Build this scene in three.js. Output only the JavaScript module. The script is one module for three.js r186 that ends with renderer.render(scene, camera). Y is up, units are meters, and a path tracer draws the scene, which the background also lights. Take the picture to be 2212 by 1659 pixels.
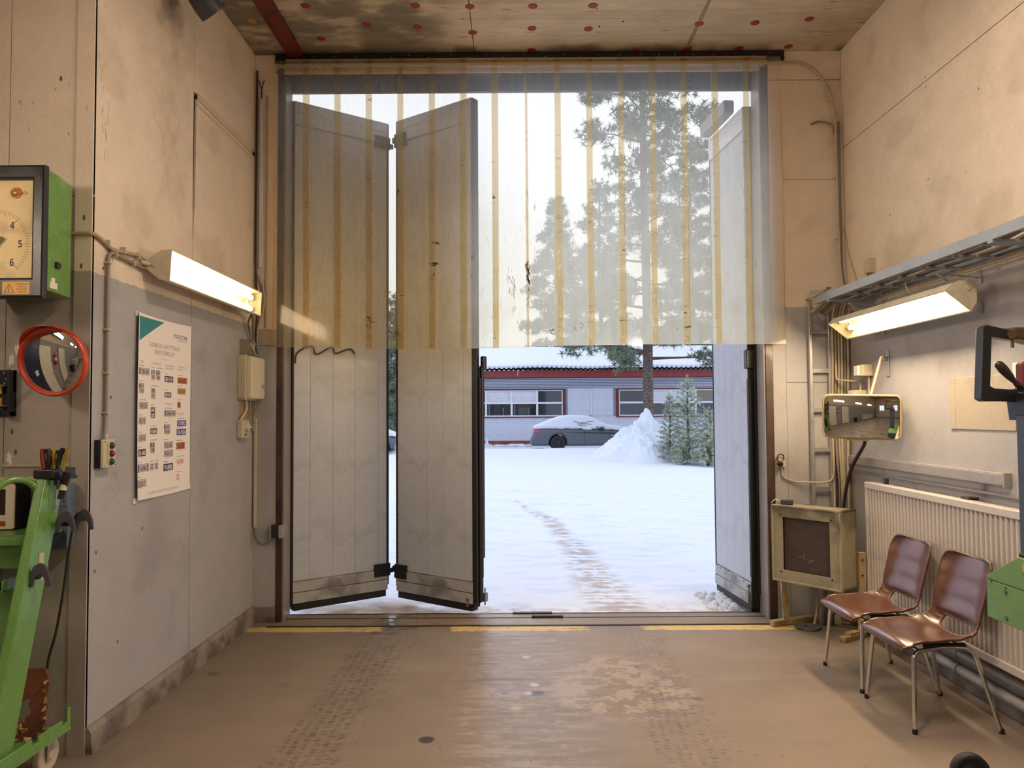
import * as THREE from 'three';
import { RoundedBoxGeometry } from 'three/addons/geometries/RoundedBoxGeometry.js';
import { mergeGeometries } from 'three/addons/utils/BufferGeometryUtils.js';
import { RectAreaLightUniformsLib } from 'three/addons/lights/RectAreaLightUniformsLib.js';

// ---------- camera, sky, exposure ----------
RectAreaLightUniformsLib.init();
const scene = new THREE.Scene();
const camera = new THREE.PerspectiveCamera(2 * Math.atan(829.5 / 1660) * 180 / Math.PI, 2212 / 1659, 0.05, 300);
camera.position.set(0, 1.62, 0);
camera.rotation.order = 'YXZ';
camera.rotation.set(0.0393, 0.0022, -0.0063);
scene.add(camera);
scene.background = new THREE.Color().setRGB(1.2, 1.32, 1.62);       // even bright overcast winter sky
const sun = new THREE.DirectionalLight(0xfff2e0, .55);              // low sun veiled by thin cloud: very soft
sun.position.set(-12, 26, -30); sun.shadow.radius = 40; sun.castShadow = true;
Object.assign(sun.shadow.camera, { left: -30, right: 30, top: 30, bottom: -30, near: 1, far: 120 });
scene.add(sun, sun.target);
const renderer = new THREE.WebGLRenderer({ antialias: true });
renderer.toneMapping = THREE.LinearToneMapping;
renderer.toneMappingExposure = 1.0;
renderer.shadowMap.enabled = true;
const LAMP_COLOR = [1.0, 0.82, 0.68];
const LAMP_OLD = [1.0, 0.74, 0.47];          // older, yellower tubes in the right lamp
const LAMP_POWER = 105;           // radiance of the light in front of each fitting
const TUBE_GLOW = 6;            // what the eye sees of the tubes

// ---------- helpers ----------
let seed = 7;
const rnd = (a = 0, b = 1) => { seed = (seed * 1664525 + 1013904223) >>> 0; return a + (b - a) * seed / 4294967296; };
const V = (x, y, z) => new THREE.Vector3(x, y, z);
const names = {};
const numbered = (n) => { const k = names[n] = (names[n] ?? -1) + 1; return k ? n + '_' + String(k).padStart(3, '0') : n; };
function norm(g) {
  g = g.index ? g.toNonIndexed() : g;
  for (const k of Object.keys(g.attributes)) if (!['position', 'normal', 'uv'].includes(k)) g.deleteAttribute(k);
  if (!g.attributes.normal) g.computeVertexNormals();
  const n = g.attributes.position.count;
  if (!g.attributes.uv) g.setAttribute('uv', new THREE.BufferAttribute(new Float32Array(n * 2), 2));
  if (!g.userData.keep) {                                            // uv in metres, by the way each face points
    const p = g.attributes.position, q = g.attributes.normal, u = g.attributes.uv;
    for (let i = 0; i < n; i += 3) {
      const ax = Math.abs(q.getX(i)), ay = Math.abs(q.getY(i)), az = Math.abs(q.getZ(i));
      for (let k = i; k < i + 3; k++) {
        if (ax >= ay && ax >= az) u.setXY(k, p.getZ(k), p.getY(k));
        else if (ay >= az) u.setXY(k, p.getX(k), p.getZ(k));
        else u.setXY(k, p.getX(k), p.getY(k));
      }
    }
  }
  g.clearGroups();
  return g;
}
function part(name, geos, mat, parent, label) {
  let g = [].concat(geos).map(norm);
  g = g.length > 1 ? mergeGeometries(g) : g[0];
  const off = parent?.off;
  if (off) { g = g.clone(); g.translate(-off[0], -off[1], -off[2]); }
  const m = new THREE.Mesh(g, mat);
  m.name = name; m.castShadow = m.receiveShadow = true;
  if (off) m.off = off;
  if (label) m.userData.label = label;
  parent.add(m);
  return m;
}
function share(name, geometry, mat, parent, [x, y, z] = [0, 0, 0], [a, b, c] = [0, 0, 0]) {   // alike pieces share one geometry
  const m = new THREE.Mesh(geometry, mat); m.name = name; m.position.set(x, y, z); m.rotation.set(a, b, c); m.castShadow = m.receiveShadow = true; parent.add(m); return m;
}
function tag(o, label, category, group) { o.userData.label = label; o.userData.category = category; if (group) o.userData.group = group; return o; }
function thing(name, label, category, at, group) {                 // parts are given in the room's metres and moved to the thing's base
  const o = new THREE.Group(); o.name = numbered(name); o.off = at ?? null;
  if (at) o.position.set(...at);
  tag(o, label, category, group); scene.add(o); return o;
}
function solo(name, geos, mat, label, category, group) {
  const m = part(numbered(name), geos, mat, scene);
  m.geometry.computeBoundingBox();
  const b = m.geometry.boundingBox, c = b.getCenter(new THREE.Vector3());
  m.geometry = m.geometry.clone().translate(-c.x, -b.min.y, -c.z); m.position.set(c.x, b.min.y, c.z);
  return tag(m, label, category, group);
}
function struct(name, geos, mat, parent = scene) {
  const m = part(parent === scene ? numbered(name) : name, geos, mat, parent);
  if (parent === scene) m.userData.kind = 'structure';
  return m;
}
function structGroup(name) { const o = new THREE.Group(); o.name = numbered(name); o.userData.kind = 'structure'; scene.add(o); return o; }
const span = (x0, x1, y0, y1, z0, z1, r = 0) => {                  // box between limits, edges rounded by r
  const w = x1 - x0, h = y1 - y0, d = z1 - z0, g = r ? new RoundedBoxGeometry(w, h, d, 2, Math.min(r, w / 2.01, h / 2.01, d / 2.01)) : new THREE.BoxGeometry(w, h, d);
  return g.translate((x0 + x1) / 2, (y0 + y1) / 2, (z0 + z1) / 2);
};
function flip(g) { if (g.index) { const a = g.index.array; for (let i = 0; i < a.length; i += 3) { const t = a[i]; a[i] = a[i + 1]; a[i + 1] = t; } } else for (const at of Object.values(g.attributes)) { const n = at.itemSize, a = at.array; for (let i = 0; i < at.count; i += 3) for (let k = 0; k < n; k++) { const t = a[i * n + k]; a[i * n + k] = a[(i + 1) * n + k]; a[(i + 1) * n + k] = t; } } return g; }
const T = (g, p = [0, 0, 0], r = [0, 0, 0], s = [1, 1, 1]) => (s[0] * s[1] * s[2] < 0 ? flip(g) : g).applyMatrix4(new THREE.Matrix4().compose(V(...p), new THREE.Quaternion().setFromEuler(new THREE.Euler(...r)), V(...s)));
const box = (w, h, d, p, r = 0, rot) => T(span(-w / 2, w / 2, -h / 2, h / 2, -d / 2, d / 2, r), p, rot);
const cyl = (r, h, p, rot, r2 = r, seg = 20) => T(new THREE.CylinderGeometry(r2, r, h, seg), p, rot);
const ball = (r, p, s = [1, 1, 1], n = 16) => T(new THREE.SphereGeometry(r, n, Math.ceil(n * .7)), p, [0, 0, 0], s);
const rod = (a, b, r, seg = 12, r2 = r) => {
  const A = V(...a), B = V(...b), d = B.clone().sub(A), g = new THREE.CylinderGeometry(r2, r, d.length(), seg);
  return g.applyMatrix4(new THREE.Matrix4().compose(A.add(B).multiplyScalar(.5), new THREE.Quaternion().setFromUnitVectors(V(0, 1, 0), d.normalize()), V(1, 1, 1)));
};
const bar = (a, b, w, h, up = [0, 1, 0], r = 0) => {                 // straight bar of rectangular section, h along up
  const A = V(...a), B = V(...b), z = B.clone().sub(A), L = z.length(); z.normalize();
  const x = V(...up).cross(z).normalize(), y = z.clone().cross(x);
  const g = r ? new RoundedBoxGeometry(w, h, L, 2, r) : new THREE.BoxGeometry(w, h, L);
  return g.applyMatrix4(new THREE.Matrix4().makeBasis(x, y, z).setPosition(A.add(B).multiplyScalar(.5)));
};
const tube = (pts, r, n = 0, seg = 8, t = .5) => new THREE.TubeGeometry(new THREE.CatmullRomCurve3(pts.map((p) => V(...p)), false, 'catmullrom', t), n || pts.length * 6, r, seg);
function bent(pts, r, fillet = .03, seg = 10) {                       // tube with straight runs and rounded corners
  const P = pts.map((p) => V(...p)), path = new THREE.CurvePath();
  let a = P[0];
  for (let i = 1; i < P.length - 1; i++) {
    const f = Math.min(fillet, P[i].distanceTo(P[i - 1]) / 2.1, P[i].distanceTo(P[i + 1]) / 2.1);
    const b = P[i].clone().lerp(P[i - 1], f / P[i].distanceTo(P[i - 1])), c = P[i].clone().lerp(P[i + 1], f / P[i].distanceTo(P[i + 1]));
    path.add(new THREE.LineCurve3(a, b)); path.add(new THREE.QuadraticBezierCurve3(b, P[i], c)); a = c;
  }
  path.add(new THREE.LineCurve3(a, P.at(-1)));
  const q = []; for (const c of path.curves) for (let k = 0; k < (c.isLineCurve3 ? 1 : 6); k++) q.push(c.getPoint(k / (c.isLineCurve3 ? 1 : 6)));
  q.push(P.at(-1));
  const curve = new THREE.CurvePath(); for (let i = 1; i < q.length; i++) if (q[i].distanceTo(q[i - 1]) > 1e-5) curve.add(new THREE.LineCurve3(q[i - 1], q[i]));
  const t = new THREE.CatmullRomCurve3(q, false, 'catmullrom', .02);
  return new THREE.TubeGeometry(t, q.length * 3, r, seg);
}
const prism = (pts, depth, bevel = 0, holes = []) => {               // outline in x, y; depth along z, centred
  const s = new THREE.Shape(pts.map((p) => new THREE.Vector2(...p)));
  for (const h of holes) s.holes.push(new THREE.Path(h.map((p) => new THREE.Vector2(...p))));
  return new THREE.ExtrudeGeometry(s, { depth: depth - 2 * bevel, bevelEnabled: bevel > 0, bevelSize: bevel, bevelThickness: bevel, bevelOffset: -bevel, bevelSegments: 2, curveSegments: 10 }).translate(0, 0, -depth / 2 + bevel);
};
const turned = (pts, seg = 28) => new THREE.LatheGeometry(pts.map((p) => new THREE.Vector2(...p)), seg);
const roundRect = (w, h, r, n = 5) => { const o = []; for (const [sx, sy, a] of [[1, 1, 0], [-1, 1, 1], [-1, -1, 2], [1, -1, 3]]) for (let k = 0; k <= n; k++) { const t = (a + k / n) * Math.PI / 2; o.push([sx * (w / 2 - r) + r * Math.cos(t), sy * (h / 2 - r) + r * Math.sin(t)]); } return o; };
const quadBand = (a, b, c, d) => { const g = new THREE.BufferGeometry(); g.setAttribute('position', new THREE.Float32BufferAttribute([...a, ...b, ...c, ...a, ...c, ...d], 3)); g.computeVertexNormals(); return g; };
function sheet(f, nu, nv, thick, hole) {                              // a bent sheet with thickness; f(u, v) gives its middle surface
  const e = 1e-3, P = [], N = [];
  for (let j = 0; j <= nv; j++) for (let i = 0; i <= nu; i++) {
    const u = i / nu, v = j / nv, p = V(...f(u, v));
    const du = V(...f(Math.min(1, u + e), v)).sub(V(...f(Math.max(0, u - e), v))), dv = V(...f(u, Math.min(1, v + e))).sub(V(...f(u, Math.max(0, v - e))));
    P.push(p); N.push(du.cross(dv).normalize());
  }
  const id = (i, j) => j * (nu + 1) + i, open = (i, j) => i < 0 || j < 0 || i >= nu || j >= nv || (hole && hole((i + .5) / nu, (j + .5) / nv));
  const top = P.map((p, k) => p.clone().addScaledVector(N[k], thick / 2)), low = P.map((p, k) => p.clone().addScaledVector(N[k], -thick / 2));
  const pos = [], nor = [], tri = (a, b, c, na, nb, nc) => { for (const p of [a, b, c]) pos.push(p.x, p.y, p.z); for (const n of [na, nb, nc]) nor.push(n.x, n.y, n.z); };
  const side = (k, l) => { const n = low[k].clone().sub(top[k]).cross(top[l].clone().sub(top[k])).normalize(); tri(top[k], low[k], top[l], n, n, n); tri(top[l], low[k], low[l], n, n, n); };
  for (let j = 0; j < nv; j++) for (let i = 0; i < nu; i++) {
    if (open(i, j)) continue;
    const a = id(i, j), b = id(i + 1, j), c = id(i + 1, j + 1), d = id(i, j + 1), m = (k) => N[k].clone().negate();
    tri(top[a], top[b], top[c], N[a], N[b], N[c]); tri(top[a], top[c], top[d], N[a], N[c], N[d]);
    tri(low[a], low[c], low[b], m(a), m(c), m(b)); tri(low[a], low[d], low[c], m(a), m(d), m(c));
    if (open(i, j - 1)) side(a, b); if (open(i + 1, j)) side(b, c); if (open(i, j + 1)) side(c, d); if (open(i - 1, j)) side(d, a);
  }
  const g = new THREE.BufferGeometry();
  g.setAttribute('position', new THREE.Float32BufferAttribute(pos, 3)); g.setAttribute('normal', new THREE.Float32BufferAttribute(nor, 3));
  return g;
}

// ---------- noise and textures ----------
const HN = new Float32Array(65536); { let s = 12345; for (let i = 0; i < 65536; i++) { s = (s * 1103515245 + 12345) >>> 0; HN[i] = (s >>> 8) / 16777216; } }
function vnoise(x, y) {
  const ix = Math.floor(x), iy = Math.floor(y); let fx = x - ix, fy = y - iy; fx = fx * fx * (3 - 2 * fx); fy = fy * fy * (3 - 2 * fy);
  const h = (a, b) => HN[((a * 73) ^ (b * 15731) ^ ((a * b) >> 3)) & 65535];
  const a = h(ix, iy), b = h(ix + 1, iy), c = h(ix, iy + 1), d = h(ix + 1, iy + 1);
  return a + (b - a) * fx + (c - a) * fy + (a - b - c + d) * fx * fy;
}
const fbm = (x, y, n = 4) => { let s = 0, a = .5, t = 0; for (let i = 0; i < n; i++) { s += a * vnoise(x, y); t += a; a *= .5; x = x * 2.03 + 17.3; y = y * 2.03 + 9.1; } return s / t; };
const smooth = (a, b, x) => { x = Math.min(1, Math.max(0, (x - a) / (b - a))); return x * x * (3 - 2 * x); };
function canvas(w, h, f) { const c = document.createElement('canvas'); c.width = w; c.height = h; const x = c.getContext('2d'); f(x, w, h); return c; }
function pixels(x, w, h, f) { const im = x.getImageData(0, 0, w, h), d = im.data; for (let j = 0, o = 0; j < h; j++) for (let i = 0; i < w; i++, o += 4) { const r = f(i / w, j / h, d[o], d[o + 1], d[o + 2]); d[o] = r[0]; d[o + 1] = r[1]; d[o + 2] = r[2]; d[o + 3] = 255; } x.putImageData(im, 0, 0); }
function ctex(c, srgb = true, repeat) { const t = new THREE.CanvasTexture(c); if (srgb) t.colorSpace = THREE.SRGBColorSpace; t.wrapS = t.wrapT = repeat ? THREE.RepeatWrapping : THREE.ClampToEdgeWrapping; if (repeat) t.repeat.set(1 / repeat, 1 / repeat); return t; }
const tileNoise = (u, v, k, n) => { const a = fbm(u * k, v * k, n), b = fbm((u - 1) * k, v * k, n), c = fbm(u * k, (v - 1) * k, n), d = fbm((u - 1) * k, (v - 1) * k, n); return (a * (1 - u) + b * u) * (1 - v) + (c * (1 - u) + d * u) * v; };
const grainTex = (amp, k, blot) => canvas(512, 512, (x, w, h) => pixels(x, w, h, (u, v) => { const n = 255 * (1 - amp * (.5 * tileNoise(u, v, k, 4) + .5 * vnoise(u * 200, v * 200)) - blot * smooth(.52, .75, tileNoise(u, v, 5, 4))); return [n, n, n]; }));
const TX = { fine: ctex(grainTex(.16, 24, .04), true, .6), worn: ctex(grainTex(.22, 16, .28), true, .9), rough: ctex(grainTex(.35, 20, .2), false, .7) };
const bumpFine = ctex(canvas(512, 512, (x, w, h) => pixels(x, w, h, (u, v) => { const n = 255 * (.6 * tileNoise(u, v, 90, 2) + .4 * tileNoise(u, v, 30, 3)); return [n, n, n]; })), false, .5);
const mat = (color, roughness = .6, o = {}) => new THREE.MeshPhysicalMaterial({ color, roughness, ...o });
const P = (color, roughness = .5, o = {}) => mat(color, roughness, { map: TX.fine, roughnessMap: TX.rough, ...o });
const M = {
  steel: P(0x9b9c9c, .55, { metalness: .85, map: TX.worn }), chrome: mat(0xd8d6cf, .16, { metalness: 1 }), galv: P(0xb8bcc0, .5, { metalness: .6 }), alu: P(0xc4c4c2, .45, { metalness: .7 }),
  brownSteel: P(0x4a362a, .55, { map: TX.worn }), darkSteel: P(0x2b2422, .6), black: P(0x17171a, .5), rubber: P(0x161617, .75), blackPlastic: P(0x1e1d1f, .42),
  creamPlastic: P(0xcdc3a4, .5), whitePlastic: P(0xdedcd4, .45), cable: P(0xbfae92, .6), darkCable: P(0x2a2422, .6), greyCable: P(0x8f8678, .6),
  green: P(0x6ea04a, .34, { clearcoat: .5, clearcoatRoughness: .2 }), greenPale: P(0x78a05c, .42), gunmetal: P(0x3b4250, .5), enamel: mat(0xf5e6b4, .35), lampGrey: P(0xdacfb2, .5),
  wood: P(0xb99f70, .7, { map: TX.worn }), cream: P(0xd6c3a0, .6), mirror: mat(0xdcdcd8, .02, { metalness: 1 }), orange: P(0xd04a25, .45), red: P(0xa02a20, .45), yellow: P(0xd9a92a, .5),
  dark: mat(0x0b0a09, .9), glass: mat(0x6f7a86, .05, { metalness: 0 }),
};

// ---------- floor ----------
const planar = (g, f) => { g = norm(g); const p = g.attributes.position, u = g.attributes.uv; for (let i = 0; i < p.count; i++) u.setXY(i, ...f(p.getX(i), p.getY(i), p.getZ(i))); g.userData.keep = true; return g; };
const FX0 = -2.6, FX1 = 2.8, FZ0 = -6.32, FZ1 = -2.7, FW = 2048, FH = Math.round(2048 * (FZ1 - FZ0) / (FX1 - FX0));
const floorXY = (x, z) => [(x - FX0) / (FX1 - FX0) * FW, (z - FZ0) / (FZ1 - FZ0) * FH];
const PXM = FW / (FX1 - FX0);
const floorCanvas = canvas(FW, FH, (x, w, h) => {
  pixels(x, w, h, (u, v) => {                                        // brushed grey-brown floor paint, worn through to paler concrete in the driving lane, plus a painted doorway sheen
    const X = FX0 + u * (FX1 - FX0), Z = FZ0 + v * (FZ1 - FZ0);
    const big = fbm(X * .9 + 3, Z * .9, 4), mid = fbm(X * 4, Z * 5 + 8, 4), fine = vnoise(X * 180, Z * 180), streak = fbm(X * 5 + 40, Z * 42, 4);
    let r = 126, g = 112, b = 97; const k = .92 + .16 * big + .10 * (mid - .5) + .05 * (fine - .5);
    r *= k; g *= k; b *= k;
    const lane = smooth(.62, .50, Math.abs(X - .12) * 1.1 + .30 * (mid - .5)) * smooth(.38, .62, streak + .12);
    const peel = smooth(.48, .54, .72 * fbm(X * 11 + 5, Z * 16, 6) + .28 * fbm(X * 50, Z * 70, 2)) * smooth(.62, .40, Math.hypot((X - .6) / .42, (Z + 4.72) / .6) * .55 + .3 * (big - .5));
    const sx = X + .05 * (fbm(X * 6, Z * 5, 3) - .5), strip = smooth(-.33, -.27, sx) * smooth(.5, .3, sx) * smooth(.44, .62, .5 * streak + .5 * fbm(X * 22, Z * 34, 4));  // pale middle strip: part worn paint, part doorway reflection painted in
    const wear = Math.min(1, .16 * lane + .9 * peel + .55 * strip);
    r += (172 - r) * wear * .62; g += (157 - g) * wear * .62; b += (143 - b) * wear * .62;
    const mud = smooth(.5, .66, fbm(X * 2.2 + 11, Z * 1.3 + 4, 4)) * .16; r += (138 - r) * mud; g += (112 - g) * mud; b += (90 - b) * mud;
    return [r, g, b];
  });
  const dots = (n, f) => { for (let i = 0; i < n; i++) f(); };
  const tread = (pts, width, lanes, dark, gap) => {                    // tyre marks: rows of short lugs across the track
    for (let k = 0; k < pts.length - 1; k++) {
      const [x0, z0, s0] = pts[k], [x1, z1, s1] = pts[k + 1], n = Math.round(Math.abs(z1 - z0) / .017);
      for (let i = 0; i < n; i++) {
        const t = i / n, s = s0 + (s1 - s0) * t;
        for (let l = 0; l < lanes; l++) {
          if (rnd() > s * (l === 0 || l === lanes - 1 ? .75 : 1)) continue;
          const cx = x0 + (x1 - x0) * t + (l / (lanes - 1) - .5) * width + rnd(-.008, .008), cz = z0 + (z1 - z0) * t + rnd(-.008, .008), [a, b] = floorXY(cx, cz);
          x.save(); x.translate(a, b); x.rotate((l < lanes / 2 ? .5 : -.5) * .35 + rnd(-.3, .3)); x.fillStyle = `rgba(${dark},${rnd(.18, .6)})`;
          x.beginPath(); const L = width / lanes * PXM * rnd(.2, .62), W = .007 * PXM * rnd(.4, 1.5), n = 9;
          for (let k = 0; k <= n; k++) { const t2 = k / n * 6.283; x.lineTo(Math.cos(t2) * L * rnd(.75, 1.15), Math.sin(t2) * W * rnd(.5, 1.25)); }
          x.fill(); x.restore();
        }
      }
    }
  };
  tread([[-.97, -5.8, .45], [-.985, -5.3, .75], [-.985, -4.6, .85], [-1.01, -4, .95], [-1.02, -2.7, .95]], .26, 6, '62,48,38', 0);
  tread([[-.78, -5.8, .35], [-.8, -5, .35], [-.84, -4.4, .2], [-.86, -2.7, .3]], .12, 3, '70,55,44', 0);
  tread([[.93, -5.8, .25], [.9, -5, .4], [.86, -4.5, .45], [.82, -4, .75], [.74, -2.7, .8]], .24, 6, '78,70,66', 0);
  tread([[1.1, -5.6, .12], [1.06, -4.8, .2], [1.0, -4, .35], [.95, -2.7, .4]], .1, 3, '84,75,70', 0);
  for (let i = 0; i < 900; i++) { const L = rnd() > .45, t = rnd(), [a, b] = floorXY((L ? -.98 - .03 * t : .93 - .18 * t) + rnd(-.17, .17), -5.8 + 3.1 * t); x.fillStyle = `rgba(${L ? '84,66,54' : '92,84,80'},${rnd(.02, .08)})`; x.beginPath(); x.ellipse(a, b, rnd(6, 30), rnd(4, 16), rnd(0, 3), 0, 7); x.fill(); }
  for (let i = 0; i < 260; i++) { const [a, b] = floorXY(-.95 + rnd(-.3, .3) * rnd(), rnd(-6.3, -5.75)); x.fillStyle = `rgba(48,36,32,${rnd(.05, .22)})`; x.beginPath(); x.ellipse(a, b, rnd(3, 22), rnd(2, 7), rnd(-.3, .3), 0, 7); x.fill(); }
  const spot = (px, pz, rx, rz, c, a) => { for (let k = 0; k < 14; k++) { const [p, q] = floorXY(px + rnd(-.25, .25) * rx, pz + rnd(-.25, .25) * rz); x.fillStyle = `rgba(${c},${a / 4})`; x.beginPath(); x.ellipse(p, q, rx * PXM * rnd(.6, .95), rz * PXM * rnd(.6, .95), rnd(0, 3), 0, 7); x.fill(); } };
  spot(-.445, -3.9, .045, .045, '52,46,42', .8); spot(.13, -4.53, .045, .05, '70,62,58', .55); spot(-.06, -4.53, .03, .025, '90,80,74', .4); spot(1.03, -4.43, .035, .04, '96,88,82', .6);
  spot(-.3, -4.62, .03, .05, '120,104,90', .4); spot(.6, -3.5, .4, .05, '120,100,84', .25);
  spot(.073, -5.2, .03, .03, '178,184,198', .6); spot(.114, -4.67, .034, .035, '178,184,198', .6); spot(.073, -4.53, .028, .028, '178,184,198', .55);
  spot(0, -4.3, .05, .03, '176,166,158', .35); spot(-1.9, -4.9, .06, .03, '90,84,78', .5); spot(-1.4, -4.7, .05, .03, '110,96,84', .4);
  dots(150, () => { const [a, b] = floorXY(rnd(-1.9, 2.3), rnd(-5.7, -2.8)); x.fillStyle = `rgba(30,24,20,${rnd(.4, .9)})`; x.beginPath(); x.arc(a, b, rnd(.6, 2.4), 0, 7); x.fill(); });
  dots(60, () => { const [a, b] = floorXY(rnd(-1.9, 2.3), rnd(-5.7, -2.8)); x.strokeStyle = `rgba(${rnd() > .5 ? '200,184,168' : '96,82,70'},${rnd(.15, .4)})`; x.lineWidth = rnd(.6, 1.6); x.beginPath(); x.moveTo(a, b); x.quadraticCurveTo(a + rnd(-30, 30), b + rnd(-8, 8), a + rnd(-60, 60), b + rnd(-14, 14)); x.stroke(); });
  // the yellow line behind the threshold, worn off where the wheels cross it
  const yz0 = -5.95, yz1 = -5.815;
  for (const [xa, xb, a] of [[-2.06, -1.0, .95], [-.5, .55, .95], [.95, 2.15, .95]]) {
    const [p, q] = floorXY(xa, yz0), [r, s] = floorXY(xb, yz1);
    x.fillStyle = '#c8ab62'; x.beginPath(); x.moveTo(p, q);
    for (let t = 0; t <= 1; t += .02) x.lineTo(p + (r - p) * t, q + rnd(0, 2)); x.lineTo(r + rnd(-8, 8), (q + s) / 2);
    for (let t = 1; t >= 0; t -= .02) x.lineTo(p + (r - p) * t, s + rnd(-4, 3)); x.fill();
    for (let k = 0; k < 120; k++) { const near = rnd() ** 3, e = rnd() > .5 ? p + near * (r - p) : r - near * (r - p); x.fillStyle = `rgba(140,124,112,${rnd(.3, .9)})`; x.beginPath(); x.ellipse(e, rnd(q, s), rnd(1, 14), rnd(.5, 3), 0, 0, 7); x.fill(); }
  }
  for (const xa of [-.95, .75]) for (let k = 0; k < 60; k++) { const [a, b] = floorXY(xa + rnd(-.35, .35), rnd(-5.95, -5.8)); x.fillStyle = `rgba(92,80,74,${rnd(.1, .35)})`; x.beginPath(); x.ellipse(a, b, rnd(4, 26), rnd(1, 4), 0, 0, 7); x.fill(); }
});
const floorRough = canvas(1024, 686, (x, w, h) => pixels(x, w, h, (u, v) => {     // damp patches on the tracks are smoother than dry paint
  const X = FX0 + u * (FX1 - FX0), Z = FZ0 + v * (FZ1 - FZ0);
  const wet = smooth(.5, .62, fbm(X * 6, Z * 9, 4)) * smooth(.35, .1, Math.hypot((X + .95) / .9, (Z + 6.0) / .7) * .5);
  const sm = smooth(-.36, -.22, X) * smooth(.62, .36, X), n = 255 * Math.max(.12, .56 - .2 * sm + .3 * (fbm(X * 4, Z * 22 + 5, 4) - .5) + .1 * (vnoise(X * 90, Z * 90) - .5) - .5 * wet); return [n, n, n];
}));
const floorUV = (x, y, z) => [(x - FX0) / (FX1 - FX0), 1 - (z - FZ0) / (FZ1 - FZ0)];
const mFloor = mat(0xffffff, 1, { map: ctex(floorCanvas), roughnessMap: ctex(floorRough, false), bumpMap: bumpFine, bumpScale: .0006 });
const mFloorFar = P(0x8f8272, .6, { map: TX.worn });
struct('floor', planar(span(FX0, FX1, -.2, 0, -6.13, FZ1), floorUV), mFloor);
struct('floor', [span(-4.3, FX0, -.2, 0, -3.9, FZ1), span(-4.3, 2.8, -.2, 0, FZ1, 9.2)], mFloorFar);
// threshold: a concrete strip between two steel angles, a little above the yard
const sill = structGroup('threshold');
part('concrete_strip', planar(span(-1.838, 2.0, -.2, .002, -6.3, -5.965), floorUV), mFloor, sill);
part('steel_angle', [span(-1.9, 2.0, -.1, .007, -5.968, -5.945), span(-1.84, 2.0, -.1, .005, -6.19, -6.175), span(-1.84, 2.0, -.12, .004, -6.33, -6.30)], M.brownSteel, sill);
part('floor_guide', [span(.13, .38, .004, .02, -6.20, -6.165, .004), span(-.02, .3, .004, .012, -6.335, -6.29, .003)], M.darkSteel, sill);

// ---------- walls ----------
const CREAM = [217, 201, 180], GREY = [163, 161, 161];
function wallCanvas(w, h, a0, a1, y1, split, marks, grey = GREY) {                 // cream over grey; a runs along the wall, y up
  return canvas(w, h, (x) => {
    pixels(x, w, h, (u, v) => {
      const a = a0 + u * (a1 - a0), y = (1 - v) * y1, c = y > split + .006 * (vnoise(a * 30, 3) - .5) ? CREAM : grey;
      const n = 1 + .05 * (fbm(a * 1.4, y * 1.1, 4) - .5) + .04 * (vnoise(a * 130, y * 130) - .5) + .05 * (fbm(a * 9 + 3, y * 9, 3) - .5), s = smooth(.6, .78, fbm(a * 2.3 + 20, y * 2.6 + 7, 4)) * .06;
      return [c[0] * (n - s), c[1] * (n - s * 1.1), c[2] * (n - s * 1.25)];
    });
    marks(x, (a) => (a - a0) / (a1 - a0) * w, (y) => h - y / y1 * h, w / Math.abs(a1 - a0));
  });
}
const scuff = (x, X, Y, n, a0, a1, y0, y1, len, dark = '60,48,40') => { for (let i = 0; i < n; i++) { const a = rnd(a0, a1), y = rnd(y0, y1), L = rnd(.2, 1) * len; x.strokeStyle = `rgba(${dark},${rnd(.2, .65)})`; x.lineWidth = rnd(.6, 2.2); x.beginPath(); x.moveTo(X(a), Y(y)); x.lineTo(X(a + rnd(-.3, .3) * L), Y(y + L)); x.stroke(); } };
const smudgeShade = (x, X, Y, a, y, ra, ry, c, al, n = 40) => { for (let i = 0; i < n; i++) { x.fillStyle = `rgba(${c},${al * rnd(.04, .12)})`; x.beginPath(); x.ellipse(X(a + rnd(-.5, .5) * ra), Y(y + rnd(-.5, .5) * ry), Math.abs(X(ra) - X(0)) * rnd(.1, .5), Math.abs(Y(ry) - Y(0)) * rnd(.1, .5), rnd(0, 3), 0, 7); x.fill(); } };  // soft dabs for stains and dirt, and for faint painted shadows
const H = 4.53;
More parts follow.
